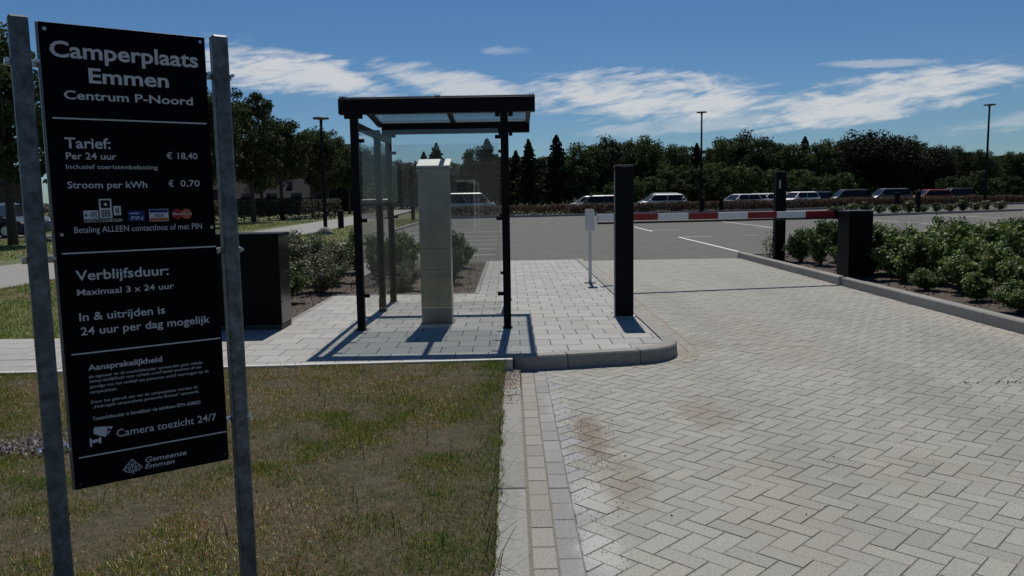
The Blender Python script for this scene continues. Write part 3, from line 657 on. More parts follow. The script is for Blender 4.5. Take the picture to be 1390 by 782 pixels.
m = MB(); pbox(m, .2835, .3415, .5865, .597, YF - .0008); m.build('card_band', m_blue, panel); m = MB(); pbox(m, .2835, .3415, .615, .6245, YF - .0008); m.build('card_band', m_orange, panel)
text('VISA', .297, .328, .6115, .011, .02, m_blue, shear=.25).location.y -= .0012
def disc(u, v, r, y, mm, nm): MB().lathe(0, 0, [(r, -.0003), (r, .0003)], 24).build(nm, mm, panel, loc=(u - BW / 2, y, BTOP - v)).rotation_euler = (rad(90), 0, 0)
disc(.372, .603, .0175, YF - .0001, m_red, 'red_circle'); disc(.402, .603, .0175, YF - .0006, m_orange, 'orange_circle')
text('MasterCard', .357, .417, .6065, .0095, .008, m_print).location.y -= .0022
# camera pictogram
def ppoly(mb, pts, y=YF): n = len(pts); mb.add([(u - BW / 2, y - .0006, BTOP - v) for u, v in pts] + [(u - BW / 2, y + .0004, BTOP - v) for u, v in pts], [tuple(range(n)), tuple(range(2 * n - 1, n - 1, -1))] + [(i, (i + 1) % n, n + (i + 1) % n, n + i) for i in range(n)]); return mb
m = MB(); ppoly(m, [(.066, 1.305), (.070, 1.299), (.108, 1.303), (.105, 1.331), (.099, 1.337), (.066, 1.322)]); ppoly(m, [(.110, 1.304), (.124, 1.306), (.118, 1.316), (.1085, 1.332)])
ppoly(m, [(.052, 1.336), (.058, 1.334), (.058, 1.364), (.052, 1.362)]); ppoly(m, [(.059, 1.342), (.080, 1.340), (.082, 1.334), (.087, 1.337), (.086, 1.356), (.080, 1.356), (.079, 1.350), (.059, 1.352)]); m.build('camera_pictogram', m_print, panel)
m = MB(); m.tube([(.113 - BW / 2, YF - .003, BTOP - 1.315), (.113 - BW / 2, YF - .001, BTOP - 1.315)], .0042, 10); m.build('camera_lens', m_face, panel)
# municipal emblem: a lattice of rising chevrons
m = MB()
def stroke(u0, v0, u1, v1, w=.0018):
    a = Vector((u1 - u0, v1 - v0)).normalized(); n = Vector((-a.y, a.x)) * w / 2
    ppoly(m, [(u0 - n.x, v0 - n.y), (u1 - n.x, v1 - n.y), (u1 + n.x, v1 + n.y), (u0 + n.x, v0 + n.y)])
ex, ey = .175, 1.43
for row, cnt in ((0, 1), (1, 2), (2, 3)):
    for k in range(cnt):
        px = ex + (k - (cnt - 1) / 2) * .021; py = ey + row * .011
        stroke(px, py, px - .010, py + .0115); stroke(px, py, px + .010, py + .0115); stroke(px, py, px, py + .022)
for k in (-1.0, 0, 1.0):
    stroke(ex + k * .021 - .008, 1.464, ex + k * .008, 1.482 if k == 0 else 1.476); stroke(ex + k * .021 + .008, 1.464, ex + k * .008, 1.482 if k == 0 else 1.476)
m.build('emblem', m_print, panel)

# ------------------------------------------------------------------ the shelter
sh = thing('shelter', 'black framed glass shelter with flat arched glass roof around the steel pay column', 'shelter', (-.76, 9.9, .12))
SX, SY, SZ = -.76, 9.9, .12
def L_(x0, x1, y0, y1, z0, z1, nm, mm, b=.004): return MB().cbox(x0 - SX, x1 - SX, y0 - SY, y1 - SY, z0 - SZ, z1 - SZ, b).build(nm, mm, sh)
for x, y, zt in ((-1.655, 8.7, 2.44), (-.055, 8.7, 2.44), (-1.655, 10.15, 2.40), (-1.655, 11.1, 2.42), (-.055, 11.1, 2.42)):
    p = L_(x - .041, x + .041, y - .041, y + .041, .12, zt, 'post', m_black)
    f = MB().cbox(x - .055 - SX, x + .055 - SX, y - .055 - SY, y + .055 - SY, 0, .008, .002).build('base_plate', m_black, p)
L_(-1.80, .275, 8.60, 8.72, 2.442, 2.602, 'front_beam', m_black, .006)
L_(-1.74, .275, 11.08, 11.20, 2.422, 2.572, 'back_beam', m_black, .006)
for x in (-1.655,): L_(x - .035, x + .035, 8.745, 10.105, 2.30, 2.37, 'side_rail', m_black); L_(x - .035, x + .035, 10.195, 11.055, 2.30, 2.37, 'side_rail', m_black)
arch = [(8.62 + (11.18 - 8.62) * t, 2.606 + .075 * math.sin(math.pi * min(1, t * 1.05 + .02)) ** .8 - .03 * t) for t in [i / 12 for i in range(13)]]
for x in (-1.765, -.755, .245):
    mb = MB(); vs = []; 
    for (y, z) in arch: vs += [(x - .028 - SX, y - SY, z - .055 - SZ), (x + .028 - SX, y - SY, z - .055 - SZ), (x + .028 - SX, y - SY, z - SZ), (x - .028 - SX, y - SY, z - SZ)]
    fs = [(0, 3, 2, 1), tuple(48 + k for k in range(4))]
    for i in range(12):
        for k in range(4): a = i * 4 + k; b = i * 4 + (k + 1) % 4; fs.append((a, b, b + 4, a + 4))
    mb.add(vs, fs).build('rafter', m_black, sh)
    mb = MB()
    for s in (-.02, .012): mb.tube([(x + s - SX, y - SY, z + .010 - SZ) for y, z in arch], .006, 5)
    mb.build('glazing_strip', m_black, sh)
for x0, x1 in ((-1.79, -.757), (-.753, .27)):
    vs = []
    for (y, z) in arch: vs += [(x0 - SX, y - SY, z + .002 - SZ), (x1 - SX, y - SY, z + .002 - SZ), (x1 - SX, y - SY, z + .008 - SZ), (x0 - SX, y - SY, z + .008 - SZ)]
    fs = [(0, 3, 2, 1), tuple(48 + k for k in range(4))]
    for i in range(12):
        for k in range(4): a = i * 4 + k; b = i * 4 + (k + 1) % 4; fs.append((a, b, b + 4, a + 4))
    MB().add(vs, fs).build('roof_pane', m_roofglass, sh)
# brackets under the beams
for x in (-1.655, -.055):
    for y0, y1, z in ((8.64, 8.70, 2.44), (11.1, 11.16, 2.42)):
        for s in (-1, 1): MB().cbox(x + s * .045 - (.05 if s < 0 else 0) - SX, x + s * .045 + (.05 if s > 0 else 0) - SX, y0 - SY, y1 - SY, z - .04 - SZ, z - .001 - SZ, .003).build('corner_bracket', m_black, sh)
def pane(x0, x1, y0, y1, z0, z1, spots, axis):
    p = L_(x0, x1, y0, y1, z0, z1, 'glass_pane', m_glass, .0015)
    for a, b, z in spots:
        mb = MB().cbox(a - .03 - SX, a + .03 - SX, b - .014 - SY, b + .014 - SY, z - .02 - SZ, z + .02 - SZ, .003) if axis == 'x' else MB().cbox(a - .014 - SX, a + .014 - SX, b - .03 - SY, b + .03 - SY, z - .02 - SZ, z + .02 - SZ, .003)
        mb.build('clamp', m_black, p)
pane(-1.59, -.12, 8.696, 8.704, .32, 2.28, [(-1.584, 8.7, 2.17), (-1.584, 8.7, .50), (-1.584, 8.7, 1.32), (-.126, 8.7, 2.19), (-.126, 8.7, .50), (-.126, 8.7, 1.32)], 'x')
pane(-1.59, -.12, 11.096, 11.104, .32, 2.28, [(-1.584, 11.1, 2.17), (-1.584, 11.1, .50), (-1.584, 11.1, 1.3), (-.126, 11.1, 2.17), (-.126, 11.1, .50), (-.126, 11.1, 1.3)], 'x')
pane(-1.659, -1.651, 8.77, 10.08, .32, 2.27, [(-1.655, 8.765, 2.1), (-1.655, 8.765, .5), (-1.655, 10.09, 2.1), (-1.655, 10.09, .5)], 'y')
pane(-1.659, -1.651, 10.22, 11.03, .32, 2.27, [(-1.655, 10.215, 2.1), (-1.655, 10.215, .5), (-1.655, 11.04, 2.1), (-1.655, 11.04, .5)], 'y')

# ------------------------------------------------------------------ pay column in the shelter
col = thing('pay_column', 'dull stainless steel pay column with sloping hood standing inside the glass shelter', 'ticket machine', (-.86, 9.15, .12))
MB().cbox(-.195, .195, -.13, .15, -0.0, .012, .002).build('base_plate', m_steel, col)
MB().cbox(-.175, .175, -.10, .13, .012, 1.765, .006).build('column_body', m_steel, col)
mb = MB(); mb.add([(-.185, -.11, 1.768), (.185, -.11, 1.768), (.185, .20, 1.768), (-.185, .20, 1.768), (-.185, -.11, 1.79), (.185, -.11, 1.79), (.185, .20, 1.875), (-.185, .20, 1.875)],
    [(0, 3, 2, 1), (4, 5, 6, 7), (0, 1, 5, 4), (1, 2, 6, 5), (2, 3, 7, 6), (3, 0, 4, 7)]); mb.build('hood', m_hood, col)
MB().box(-.150, .150, .131, .139, .95, 1.70).build('front_door', m_black, col); MB().box(-.10, .10, .140, .145, 1.38, 1.60).build('screen', m_cglass, col)
for z in (.62, .86): MB().box(-.172, .172, -.1012, -.0995, z, z + .004).build('panel_seam', m_cap, col)

# ------------------------------------------------------------------ barrier, columns, cabinets
p = thing('reader_column', 'tall square black column standing on the island kerb right of the shelter', 'column', (1.32, 9.40, .12))
MB().cbox(-.145, .145, -.11, .13, 0, .01, .002).build('base_plate', m_greypost, p)
MB().cbox(-.105, .105, -.07, .09, .01, 1.745, .005).build('column_body', m_black, p)
MB().cbox(-.108, .108, -.073, .093, 1.747, 1.775, .004).build('cap', m_cap, p)
MB().cbox(-.116, -.1055, -.05, -.03, .02, 1.70, .002).build('side_trim', m_greypost, p)
mb = MB()
for x in (-.03, .0, .045): mb.tube([(x, -.078, 1.757), (x, -.072, 1.757)], .006, 8)
mb.build('screw', m_bolt, p)
mb = MB()
for sx in (-1, 1):
    for sy in (-1, 1): mb.tube([(sx * .128, sy * .1 + .01, .008), (sx * .128, sy * .1 + .01, .035)], .008, 8)
mb.build('anchor_bolt', m_bolt, p)
p = thing('reader_column', 'tall square black column with small grey plate in the shrub bed behind the boom', 'column', (5.80, 17.35, .10))
MB().cbox(-.11, .11, -.08, .09, 0, 1.86, .005).build('column_body', m_black, p); MB().cbox(-.113, .113, -.083, .093, 1.862, 1.89, .004).build('cap', m_cap, p)
MB().cbox(-.055, -.015, -.088, -.0805, 1.53, 1.70, .002).build('small_plate', m_greypost, p)
cb = thing('barrier_cabinet', 'black barrier cabinet at the kerb of the right hand shrub bed carrying the boom', 'barrier cabinet', (5.78, 13.5, .10))
MB().cbox(-.19, .21, -.24, .26, 0, .03, .004).build('plinth', m_cap, cb)
MB().cbox(-.185, .205, -.235, .255, .031, 1.10, .008).build('housing', m_black2, cb)
MB().cbox(-.192, .212, -.242, .262, 1.102, 1.128, .005).build('lid', m_cap, cb)
MB().cbox(-.150, .170, -.243, -.2355, .08, 1.02, .003).build('door_panel', m_black2, cb)
boom = thing('barrier_boom', 'closed red and white striped barrier boom reaching over the paved entrance', 'barrier boom', (5.60, 13.95, 0))
a0 = Vector((5.60, 13.95, 1.16)); a1 = Vector((1.42, 13.17, 1.185)); dv = (a1 - a0); Lb = dv.length; du = dv.normalized()
ang_b = math.atan2(du.y, du.x); boom.rotation_euler = (0, 0, ang_b)
stops = [0, .54, 1.08, 1.61, 2.15, 2.68, 3.22, 3.74, Lb]
for i in range(len(stops) - 1):
    s0, s1 = stops[i], stops[i + 1]
    z0, z1 = 1.16 + .025 * s0 / Lb, 1.16 + .025 * s1 / Lb
    MB().cbox(s0 + .0005, s1 - .0005, -.022, .022, z0 - .052, z1 + .055, .003).build('boom_segment', m_rred if i % 2 == 0 else m_rwhite, boom, label='red stretch of the boom' if i % 2 == 0 else 'white stretch of the boom')
MB().cbox(.0, Lb + .002, -.026, .026, 1.075, 1.107, .004).build('rubber_edge', m_rubber, boom)
MB().cbox(Lb + .001, Lb + .012, -.026, .026, 1.08, 1.245, .003).build('end_cap', m_greypost, boom)
MB().cbox(-.16, .0, -.05, .05, 1.07, 1.25, .008).build('boom_clamp', m_black, boom)
rp = thing('boom_rest_post', 'thin grey rest post with rounded head holding the tip of the boom', 'post', (1.285, 13.08, .12))
MB().cbox(-.09, .09, -.09, .09, 0, .012, .002).build('base_plate', m_cap, rp)
MB().tube([(0, 0, .012), (0, 0, .88)], .026, 14).build('pole', m_restpost, rp)
mb = MB(); pr = [(-.075, .86), (.075, .86), (.075, 1.16)] + [(.075 - .03 + .03 * math.cos(a), 1.18 + .03 * math.sin(a)) for a in (0, .5, 1.0, 1.57)] + [(-.045 + .03 * math.cos(a), 1.18 + .03 * math.sin(a)) for a in (1.57, 2.1, 2.6, 3.14)] + [(-.075, 1.16)]
mb.extrude_y(pr, -.03, .03).build('rest_head', m_restpost, rp)
# big black cabinet behind the sign
bx = thing('street_cabinet', 'big glossy black street cabinet on the pavement edge behind the sign', 'cabinet', (-3.07, 9.03, .12))
MB().cbox(-.50, .50, -.20, .20, 0, .06, .004).build('plinth', m_cap, bx)
m_gloss = mat('gloss_black', (.008, .008, .009), .2, .2, 9, spec=.4)
for i, (x0, x1) in enumerate(((-.505, -.002), (.002, .505))): MB().cbox(x0, x1, -.212, -.2, .065, 1.03, .004).build('door_panel', m_black2, bx)
MB().cbox(-.505, .505, -.198, .205, .062, 1.04, .004).build('housing', m_gloss, bx)
for z in (.30, .62, .83): MB().box(.5052, .512, -.18, .19, z, z + .012).build('side_rib', m_gloss, bx)
MB().cbox(-.52, .52, -.222, .222, 1.042, 1.075, .006).build('lid', m_black, bx)

# ------------------------------------------------------------------ lamps and bollards
def lamp(h, r0, label, loc, head=.42):
    t = thing('street_lamp', label, 'street lamp', loc, 0, 'flat headed lamp posts')
    MB().tube([(0, 0, 0), (0, 0, h * .2), (0, 0, h - .12)], [r0 * 1.25, r0 * 1.1, r0 * .75], 10).build('pole', m_black, t)
    MB().lathe(0, 0, [(r0 * .9, h - .25), (r0 * .9, h - .1), (head * .35, h - .07), (head, h - .05), (head, h), (head * .9, h + .02)], 20).build('lamp_head', m_black, t)
    MB().lathe(0, 0, [(head * .75, h - .068), (head * .75, h - .06)], 16).build('lens', m_lens, t)
    return t
lamp(8.0, .085, 'tall lamp post rising from the hedge, left of the boom column', (15.35, 65.0, 0))
lamp(8.0, .085, 'tall lamp post at the far right over the car park island', (37.1, 63.0, 0))
lamp(5.1, .075, 'lamp post beside the footpath left of the shelter', (-8.4, 36.4, .08), .36)
lamp(5.4, .075, 'distant lamp post seen through the shelter glass left of the pay column', (-14.7, 108, .0), .40)
bol = None
def bollard(x, y, h, w, label):
    global bol
    if bol is None:
        bol = thing('bollard', label, 'bollard', (x, y, 0), 0, 'dark bollards round the car park')
        MB().cbox(-w / 2, w / 2, -w / 2, w / 2, -.02, h - .06, .01).build('post', m_black, bol); MB().cbox(-w / 2 - .01, w / 2 + .01, -w / 2 - .01, w / 2 + .01, h - .058, h, .01).build('cap', m_cap, bol); return bol
    return dup(bol, (x, y, 0), 0, label, (w / .28, w / .28, h / 1.2))
bollard(15.75, 66.1, 1.2, .28, 'dark bollard in the hedge just right of the tall lamp post')
bollard(17.5, 67.0, 1.2, .28, 'second dark bollard right of the tall lamp post in the hedge')
bollard(34.7, 72.3, 1.35, .32, 'dark bollard before the hedge behind the island, right of the barrier cabinet')
bollard(26.75, 52.9, 1.5, .26, 'dark bollard standing on the planted island with the small shrubs')
bollard(-8.75, 41.4, 1.0, .26, 'dark bollard on the footpath verge left of the shelter')
bollard(-6.75, 55.6, 1.1, .24, 'dark bollard on the lawn edge left of the pay column')

# ------------------------------------------------------------------ island with small shrubs, far kerbs
isl = MB(); IP = [(19.0, 47.6), (35.3, 55.6), (35.6, 56.5), (34.9, 57.6), (18.4, 49.3)]
isl.prism(IP, -.02, .10); o = isl.build('planted_island', m_soil, None, 'structure')
def kerb_run(parent, pts, w=.14, h=.13, step=1.6):
    for (xa, ya), (xb, yb) in zip(pts[:-1], pts[1:]):
        L0 = math.hypot(xb - xa, yb - ya); n = max(1, int(L0 / step)); dx, dy = (xb - xa) / n, (yb - ya) / n; nx, ny = -dy / (L0 / n) * w, dx / (L0 / n) * w
        for k in range(n):
            p0 = (xa + dx * k, ya + dy * k); p1 = (xa + dx * (k + .99), ya + dy * (k + .99))
            stone_sweep([p0, p1], [(p0[0] + nx, p0[1] + ny), (p1[0] + nx, p1[1] + ny)], -.02, h).build('kerb_stone', m_kerb, parent)
kerb_run(o, [(18.9, 47.4), (35.35, 55.45), (35.75, 56.5)])
fk = bpy.data.objects.new('far_kerb', None); C.objects.link(fk); fk['kind'] = 'structure'
kerb_run(fk, [(-5.6, 59.2), (2.5, 60.6), (16, 66.0), (50, 78.6), (60, 82)], .15, .16, 3.0)
lk = bpy.data.objects.new('lawn_kerb', None); C.objects.link(lk); lk['kind'] = 'structure'
kerb_run(lk, [(-5.45, 20), (-5.5, 59)], .14, .12, 2.0)

# ------------------------------------------------------------------ shrubs
def shrub_mesh(seed, h, rx, n, leaf, base, flowers=0, stems=16):
    r = np.random.default_rng(seed); mb = MB(); pts = []; 
    for k in range(stems):
        a = r.uniform(0, 6.28); d = rx * math.sqrt(r.random()) * .95; hh = h * (1 - .45 * (d / rx) ** 2) * r.uniform(.72, 1.05); tx, ty = d * math.cos(a), d * math.sin(a)
        p0 = Vector((tx * .12, ty * .12, 0)); p1 = Vector((tx * .55 + r.normal(0, .03), ty * .55 + r.normal(0, .03), hh * .5)); p2 = Vector((tx, ty, hh * .95))
        mb.tube([p0, p1, p2], [.009, .006, .003], 5, tone=(.07, .05, .035))
        m_ = n // stems; t = .18 + .82 * r.random(m_) ** .7
        P = np.array([list((p0 * (1 - s) + p1 * s) if False else (p0 * (1 - s) ** 2 + p1 * 2 * s * (1 - s) + p2 * s * s)) for s in t])
        P += r.normal(size=P.shape) * np.array([.075, .075, .05]) * (.6 + .5 * rx); pts.append(P)
    P = np.vstack(pts); P[:, 2] = np.maximum(P[:, 2], .02)
    c = leafcols(len(P), r, base, .35, .25); 
    ng = r.random(len(P)) < .12; c[ng] *= np.array([1.7, 1.6, 1.2])
    lm = leaves('leaves', P, leaf, c, m_shrubleaf, r)
    fl = None
    if flowers:
        k = r.choice(len(P), flowers); Q = P[k] + r.normal(size=(flowers, 3)) * .02; Q = np.repeat(Q, 14, 0) + r.normal(size=(flowers * 14, 3)) * .022
        fl = leaves('flowers', Q, .035, leafcols(len(Q), r, (.45, .16, .2), .3), m_shrubleaf, r)
    return mb.mesh('stems', m_bark, True), lm, fl
G1 = (.085, .135, .036); G2 = (.08, .11, .05)
SV = [shrub_mesh(101, 1.0, .52, 4600, .07, G1, stems=13), shrub_mesh(102, 1.0, .56, 6500, .058, G1, stems=16), shrub_mesh(103, 1.0, .48, 4200, .07, (.10, .155, .04), stems=10), shrub_mesh(104, 1.0, .6, 7000, .052, G2, 9, 20), shrub_mesh(105, 1.0, .62, 6600, .05, (.11, .135, .075), 3, 20)]
SPARSE = shrub_mesh(110, 1.0, .5, 420, .06, G1, stems=6)
def shrub(v, x, y, z, h, w, label, group, rz=None, name='shrub', cat='shrub'):
    st, lf, fl = v; t = thing(name, label, cat, (x, y, z), rz if rz is not None else random.uniform(0, 6.28), group); t.scale = (w, w, h)
    link('stem', st, t); link('foliage', lf, t)
    if fl: link('flowers', fl, t)
    return t
ORD = ['first', 'second', 'third', 'fourth', 'fifth', 'sixth', 'seventh', 'eighth', 'ninth', 'tenth', 'eleventh', 'twelfth', 'thirteenth', 'fourteenth', 'fifteenth', 'sixteenth', 'seventeenth', 'eighteenth', 'nineteenth', 'twentieth',
       'twenty-first', 'twenty-second', 'twenty-third', 'twenty-fourth', 'twenty-fifth', 'twenty-sixth', 'twenty-seventh', 'twenty-eighth', 'twenty-ninth', 'thirtieth'] 
gR = 'leafy shrubs in the right hand bed'
shrub(SV[2], 6.15, 15.9, .095, .95, .8, 'yellow green shrub in the bed between the boom column and the barrier cabinet', gR)
shrub(SV[0], 6.05, 16.7, .095, .8, .7, 'green shrub right beside the boom column in the bed', gR)
shrub(SV[1], 6.35, 14.9, .095, .72, .75, 'low leafy shrub just left of the barrier cabinet', gR)
shrub(SV[0], 6.75, 16.6, .095, .98, .7, 'taller rounded shrub behind the low one left of the barrier cabinet', gR)
shrub(SPARSE, 5.75, 17.9, .095, .75, .75, 'sparse twiggy sprig at the far end of the bed left of the boom column', gR)
row1 = [(6.35, 12.9, .85, .95), (6.75, 12.0, 1.02, .95), (6.5, 11.15, .80, .85), (6.85, 10.7, .98, 1.0), (6.45, 9.95, .62, .8), (6.95, 9.85, 1.05, 1.0), (6.6, 9.1, .8, .95), (6.95, 8.35, .9, 1.0), (6.6, 7.4, .8, 1.0)]
for i, (x, y, h, w) in enumerate(row1): shrub(SV[(i * 2 + i // 3) % 3], x, y, .095, h, w, f'{ORD[i]} green shrub from the barrier cabinet, front row of the right bed', gR)
row2 = [(7.2, 13.9), (7.9, 13.2), (7.75, 12.2), (7.95, 11.2), (8.0, 10.2), (8.3, 9.2), (8.5, 12.9), (8.9, 11.6), (9.0, 14.3), (9.4, 12.6), (10.2, 13.6), (10.6, 12.2), (8.4, 15.4), (9.6, 16.4), (11.3, 15.6), (7.6, 16.9), (6.65, 13.9), (7.05, 13.1), (7.45, 11.6), (7.4, 10.5), (7.6, 9.3), (6.25, 13.95), (6.7, 12.3)]
for i, (x, y) in enumerate(row2): shrub(SV[(i * 2 + 1 + i // 4) % 3], x, y, .095, random.uniform(.85, 1.1), random.uniform(.9, 1.1), f'{ORD[i]} leafy shrub from the barrier cabinet, back rows of the right bed', gR)
for i, (x, y, h, w) in enumerate([(6.05, 11.6, .35, .5), (6.1, 10.4, .40, .55), (6.0, 9.3, .42, .6), (6.15, 8.4, .5, .6)]):
    shrub(SV[2 if i % 2 else 1], x, y, .095, h, w, f'{ORD[i]} low plant from the barrier cabinet along the right hand kerb', 'low plants along the right hand kerb', name='low_plant', cat='plant')
gL = 'rose shrubs in the bed behind the pavement'
lefts = [(-3.05, 12.6, .72, .75, 4, 'pink flowering rose shrub in the bed right behind the black street cabinet'), (-3.3, 11.3, .6, .7, 1, 'green leafed rose shrub nearest to the back corner of the street cabinet'),
         (-3.9, 12.4, .85, .9, 3, 'tall rose shrub showing above the street cabinet lid'), (-3.15, 13.9, .9, .85, 4, 'rose shrub with grey green leaves left of the front shelter post'),
         (-2.5, 14.2, .8, .8, 3, 'rose shrub with small blooms seen through the left shelter pane'), (-3.8, 14.8, .95, .95, 4, 'rose shrub in the middle of the left bed in front of the boulder'), (-4.35, 13.6, .9, .8, 3, 'outermost rose shrub on the left side of the bed'),
         (-3.0, 15.9, .9, .9, 1, 'rose shrub at the back of the bed behind the left shelter pane'), (-4.2, 16.6, .95, .95, 4, 'rose shrub at the back left of the bed below the footpath'), (-2.2, 16.2, .9, .8, 0, 'rose shrub at the back of the bed between the two rear shelter posts'),
         (-1.95, 13.4, 1.0, .72, 0, 'green shrub between the rear shelter post and the pay column'), (-1.75, 12.75, .55, .55, 4, 'low shrub at the pavement edge just left of the pay column'), (-1.0, 13.7, .95, .72, 2, 'upright green shrub just right of the pay column'), (-1.15, 14.9, .8, .7, 0, 'shrub behind the upright green one right of the pay column'), (-1.1, 16.6, .7, .7, 1, 'low shrub at the far end of the left bed near the asphalt')]
for x, y, h, w, v, lb in lefts: shrub(SV[v], x, y, .095, h, w, lb, gL)
LOWV = shrub_mesh(120, .5, .35, 500, .09, (.07, .09, .03), stems=8)
LX = [19.9 + k * 1.18 for k in range(13)]
for i, x in enumerate(LX): shrub(LOWV, x, 48.9 + (x - 19.2) * .485 + random.uniform(-.15, .15), .1, random.uniform(1.0, 1.9), random.uniform(1.0, 1.5), f'{ORD[i]} small plant from the left on the planted island in the car park', 'small plants on the car park island', name='small_plant', cat='plant')
bl = MB(); rr = np.random.default_rng(4); bm = bmesh.new(); bmesh.ops.create_icosphere(bm, subdivisions=3, radius=1)
for v in bm.verts: k = .5 + .05 * math.sin(v.co.x * 3.1 + 1) * math.cos(v.co.y * 2.7) + .02 * math.sin(v.co.z * 7); v.co = Vector((v.co.x * .85 * k, v.co.y * .6 * k, max(v.co.z, -.1) * .6 * k))
bl.add([v.co[:] for v in bm.verts], [[v.index for v in f.verts] for f in bm.faces]); bm.free()
o = bl.build('boulder', m_stone, smooth=True, loc=(-7.95, 34.2, .07)); tag(o, 'rounded pale boulder on the lawn at the foot of the footpath lamp', 'boulder')

# ------------------------------------------------------------------ hedges
def hedge(name, pts, w, h, n, leaf, base, seed, z0=0.):
    r = np.random.default_rng(seed); seg = np.array(pts); d = np.linalg.norm(np.diff(seg, axis=0), axis=1); cum = np.concatenate([[0], np.cumsum(d)])
    s = r.uniform(0, cum[-1], n); X = np.interp(s, cum, seg[:, 0]); Y = np.interp(s, cum, seg[:, 1])
    off = r.uniform(-1, 1, n) * w / 2; hh = h * (.88 + .22 * noise2(s * .6, s * 0 + 3, seed, 3, 1.)); z = r.random(n) ** .7 * hh; off *= 1 - .25 * (z / h) ** 3
    P = np.stack([X, Y + off, z0 + z], 1); c = leafcols(n, r, base, .45, .3); k = r.random(n) < .3; c[k] = c[k] * np.array([1.5, .9, .8])
    return link(name, leaves(name, P, leaf, c, m_leaf, r))
t = hedge('hedge', [(-5.8, 61.0), (2.5, 62.3), (16, 67.6), (50, 80.2), (60, 84)], 1.1, .90, 56000, .13, (.085, .078, .052), 41)
tag(t, 'long low trimmed brownish hedge along the far side of the car park', 'hedge')
t = hedge('hedge', [(-34, 58), (-24, 61), (-14, 66)], 2.0, 1.6, 9000, .2, (.09, .105, .07), 42)
tag(t, 'pale flowering garden hedge behind the avenue trees left of the shelter', 'hedge')

# ------------------------------------------------------------------ trees
def tree_meshes(seed, kind, H, R, base, n, leaf, col, M=70):
    r = np.random.default_rng(seed); mb = MB(); top = H * .82 if kind != 'cone' else H * .97
    bend = r.normal(0, .012 * H, 2)
    tr = [(0, 0, -.1), (bend[0] * .3, bend[1] * .3, base * .6), (bend[0], bend[1], base + (top - base) * .35), (bend[0] * .6, bend[1] * .6, top)]
    r0 = .014 * H + .03; mb.tube(tr, [r0 * 1.25, r0, r0 * .65, r0 * .15], 8)
    if kind != 'cone':
        for k in range(9):
            a = k * 2.4 + r.uniform(-.3, .3); z0 = base * .92 + (top - base) * .5 * k / 9; z1 = z0 + (H - base) * r.uniform(.2, .38); q = R * r.uniform(.5, .85)
            mb.tube([(bend[0] * .7, bend[1] * .7, z0), (q * .45 * math.cos(a), q * .45 * math.sin(a), (z0 + z1) / 2 - .1), (q * math.cos(a), q * math.sin(a), z1)], [r0 * .42, r0 * .28, r0 * .08], 6)
        cz = (H + base) / 2; hz = (H - base) / 2; Cs = []
        for k in range(M):
            d = r.normal(size=3); d /= np.linalg.norm(d); rad_ = r.uniform(.25, 1) ** .6 * .93 * (1 + .14 * math.sin(3 * math.atan2(d[1], d[0]) + seed) + .1 * math.sin(5 * d[2] + seed))
            zc = d[2] * rad_; wid = 1.0 if zc < 0 else math.sqrt(max(.05, 1 - .35 * zc)); Cs.append((d[0] * rad_ * R * wid, d[1] * rad_ * R * wid, cz + zc * hz * .93))
        Cs = np.array(Cs); per = n // M; cr = R * r.uniform(.15, .29, M)
        D = r.normal(size=(M, per, 3)); D /= np.linalg.norm(D, axis=2)[:, :, None]; D *= (r.random((M, per, 1)) ** .45)
        P = (Cs[:, None, :] + D * cr[:, None, None] * np.array([1, 1, .8])).reshape(-1, 3)
        ct = np.repeat(.8 + .4 * r.random(M), per)[:, None]
    else:
        nb = 150; bt = (np.arange(nb) / nb) ** .85; ba = np.arange(nb) * 2.399 + r.normal(0, .35, nb); bl = R * (1 - bt) ** .85 * r.uniform(.5, 1.15, nb) + .03
        k = r.choice(nb, n, p=(bl + .15) / (bl + .15).sum()); q = .1 + .9 * r.random(n) ** .7; z = base + (H - base) * bt[k]
        P = np.stack([bl[k] * q * np.cos(ba[k]), bl[k] * q * np.sin(ba[k]), z + .25 * bl[k] * q - .22 * bl[k] * q ** 2], 1); P += r.normal(size=P.shape) * (np.array([.13, .13, .16]) * (1.15 - .5 * q[:, None]) * (1.15 - .95 * bt[k][:, None])); ct = np.ones((n, 1))
    P[:, 2] = np.maximum(P[:, 2], .3)
    c = leafcols(len(P), r, col, .3, .2) * ct
    return mb.mesh('trunk', m_bark, True), leaves('crown', P, leaf, c, m_leaf, r, .2, .7)
DK = (.052, .080, .027); DK2 = (.040, .058, .026); MID = (.045, .062, .022)
AV = [tree_meshes(200 + k, 'round', 9.0, 2.65 + .15 * k, 2.5, 17000, .18, (.05, .072, .026), 100) for k in range(3)]
WO = [tree_meshes(210, 'round', 9.0, 4.0, .5, 16000, .27, DK, 170), tree_meshes(211, 'round', 9.0, 5.0, .4, 19000, .28, DK2, 200), tree_meshes(212, 'round', 9.0, 3.1, .6, 13000, .25, DK, 140), tree_meshes(213, 'round', 9.0, 5.6, .8, 24000, .27, (.022, .030, .014), 240)]
CO = [tree_meshes(220, 'cone', 9.0, 2.8, .8, 10000, .28, DK2), tree_meshes(221, 'cone', 9.0, 3.4, 1.2, 11000, .32, DK)]
BU = [tree_meshes(230, 'round', 4.0, 2.6, .1, 5200, .22, (.060, .092, .028), 60), tree_meshes(231, 'round', 4.0, 2.1, .1, 4600, .2, (.052, .08, .028), 50)]
def tree(v, x, y, h, w, label, group, name='tree', cat='tree', h0=9.0, z=0):
    t = thing(name, label, cat, (x, y, z), random.uniform(0, 6.28), group); t.scale = (w, w, h / h0); link('trunk', v[0], t); link('crown', v[1], t); return t
def aty(px, py, Y):
    d = cam.matrix_world.to_3x3() @ Vector(((px - 695) / 1088, (391 - py) / 1088, -1)); k = Y / d.y; return d.x * k, 1.55 + d.z * k
gA = 'avenue trees along the footpath'
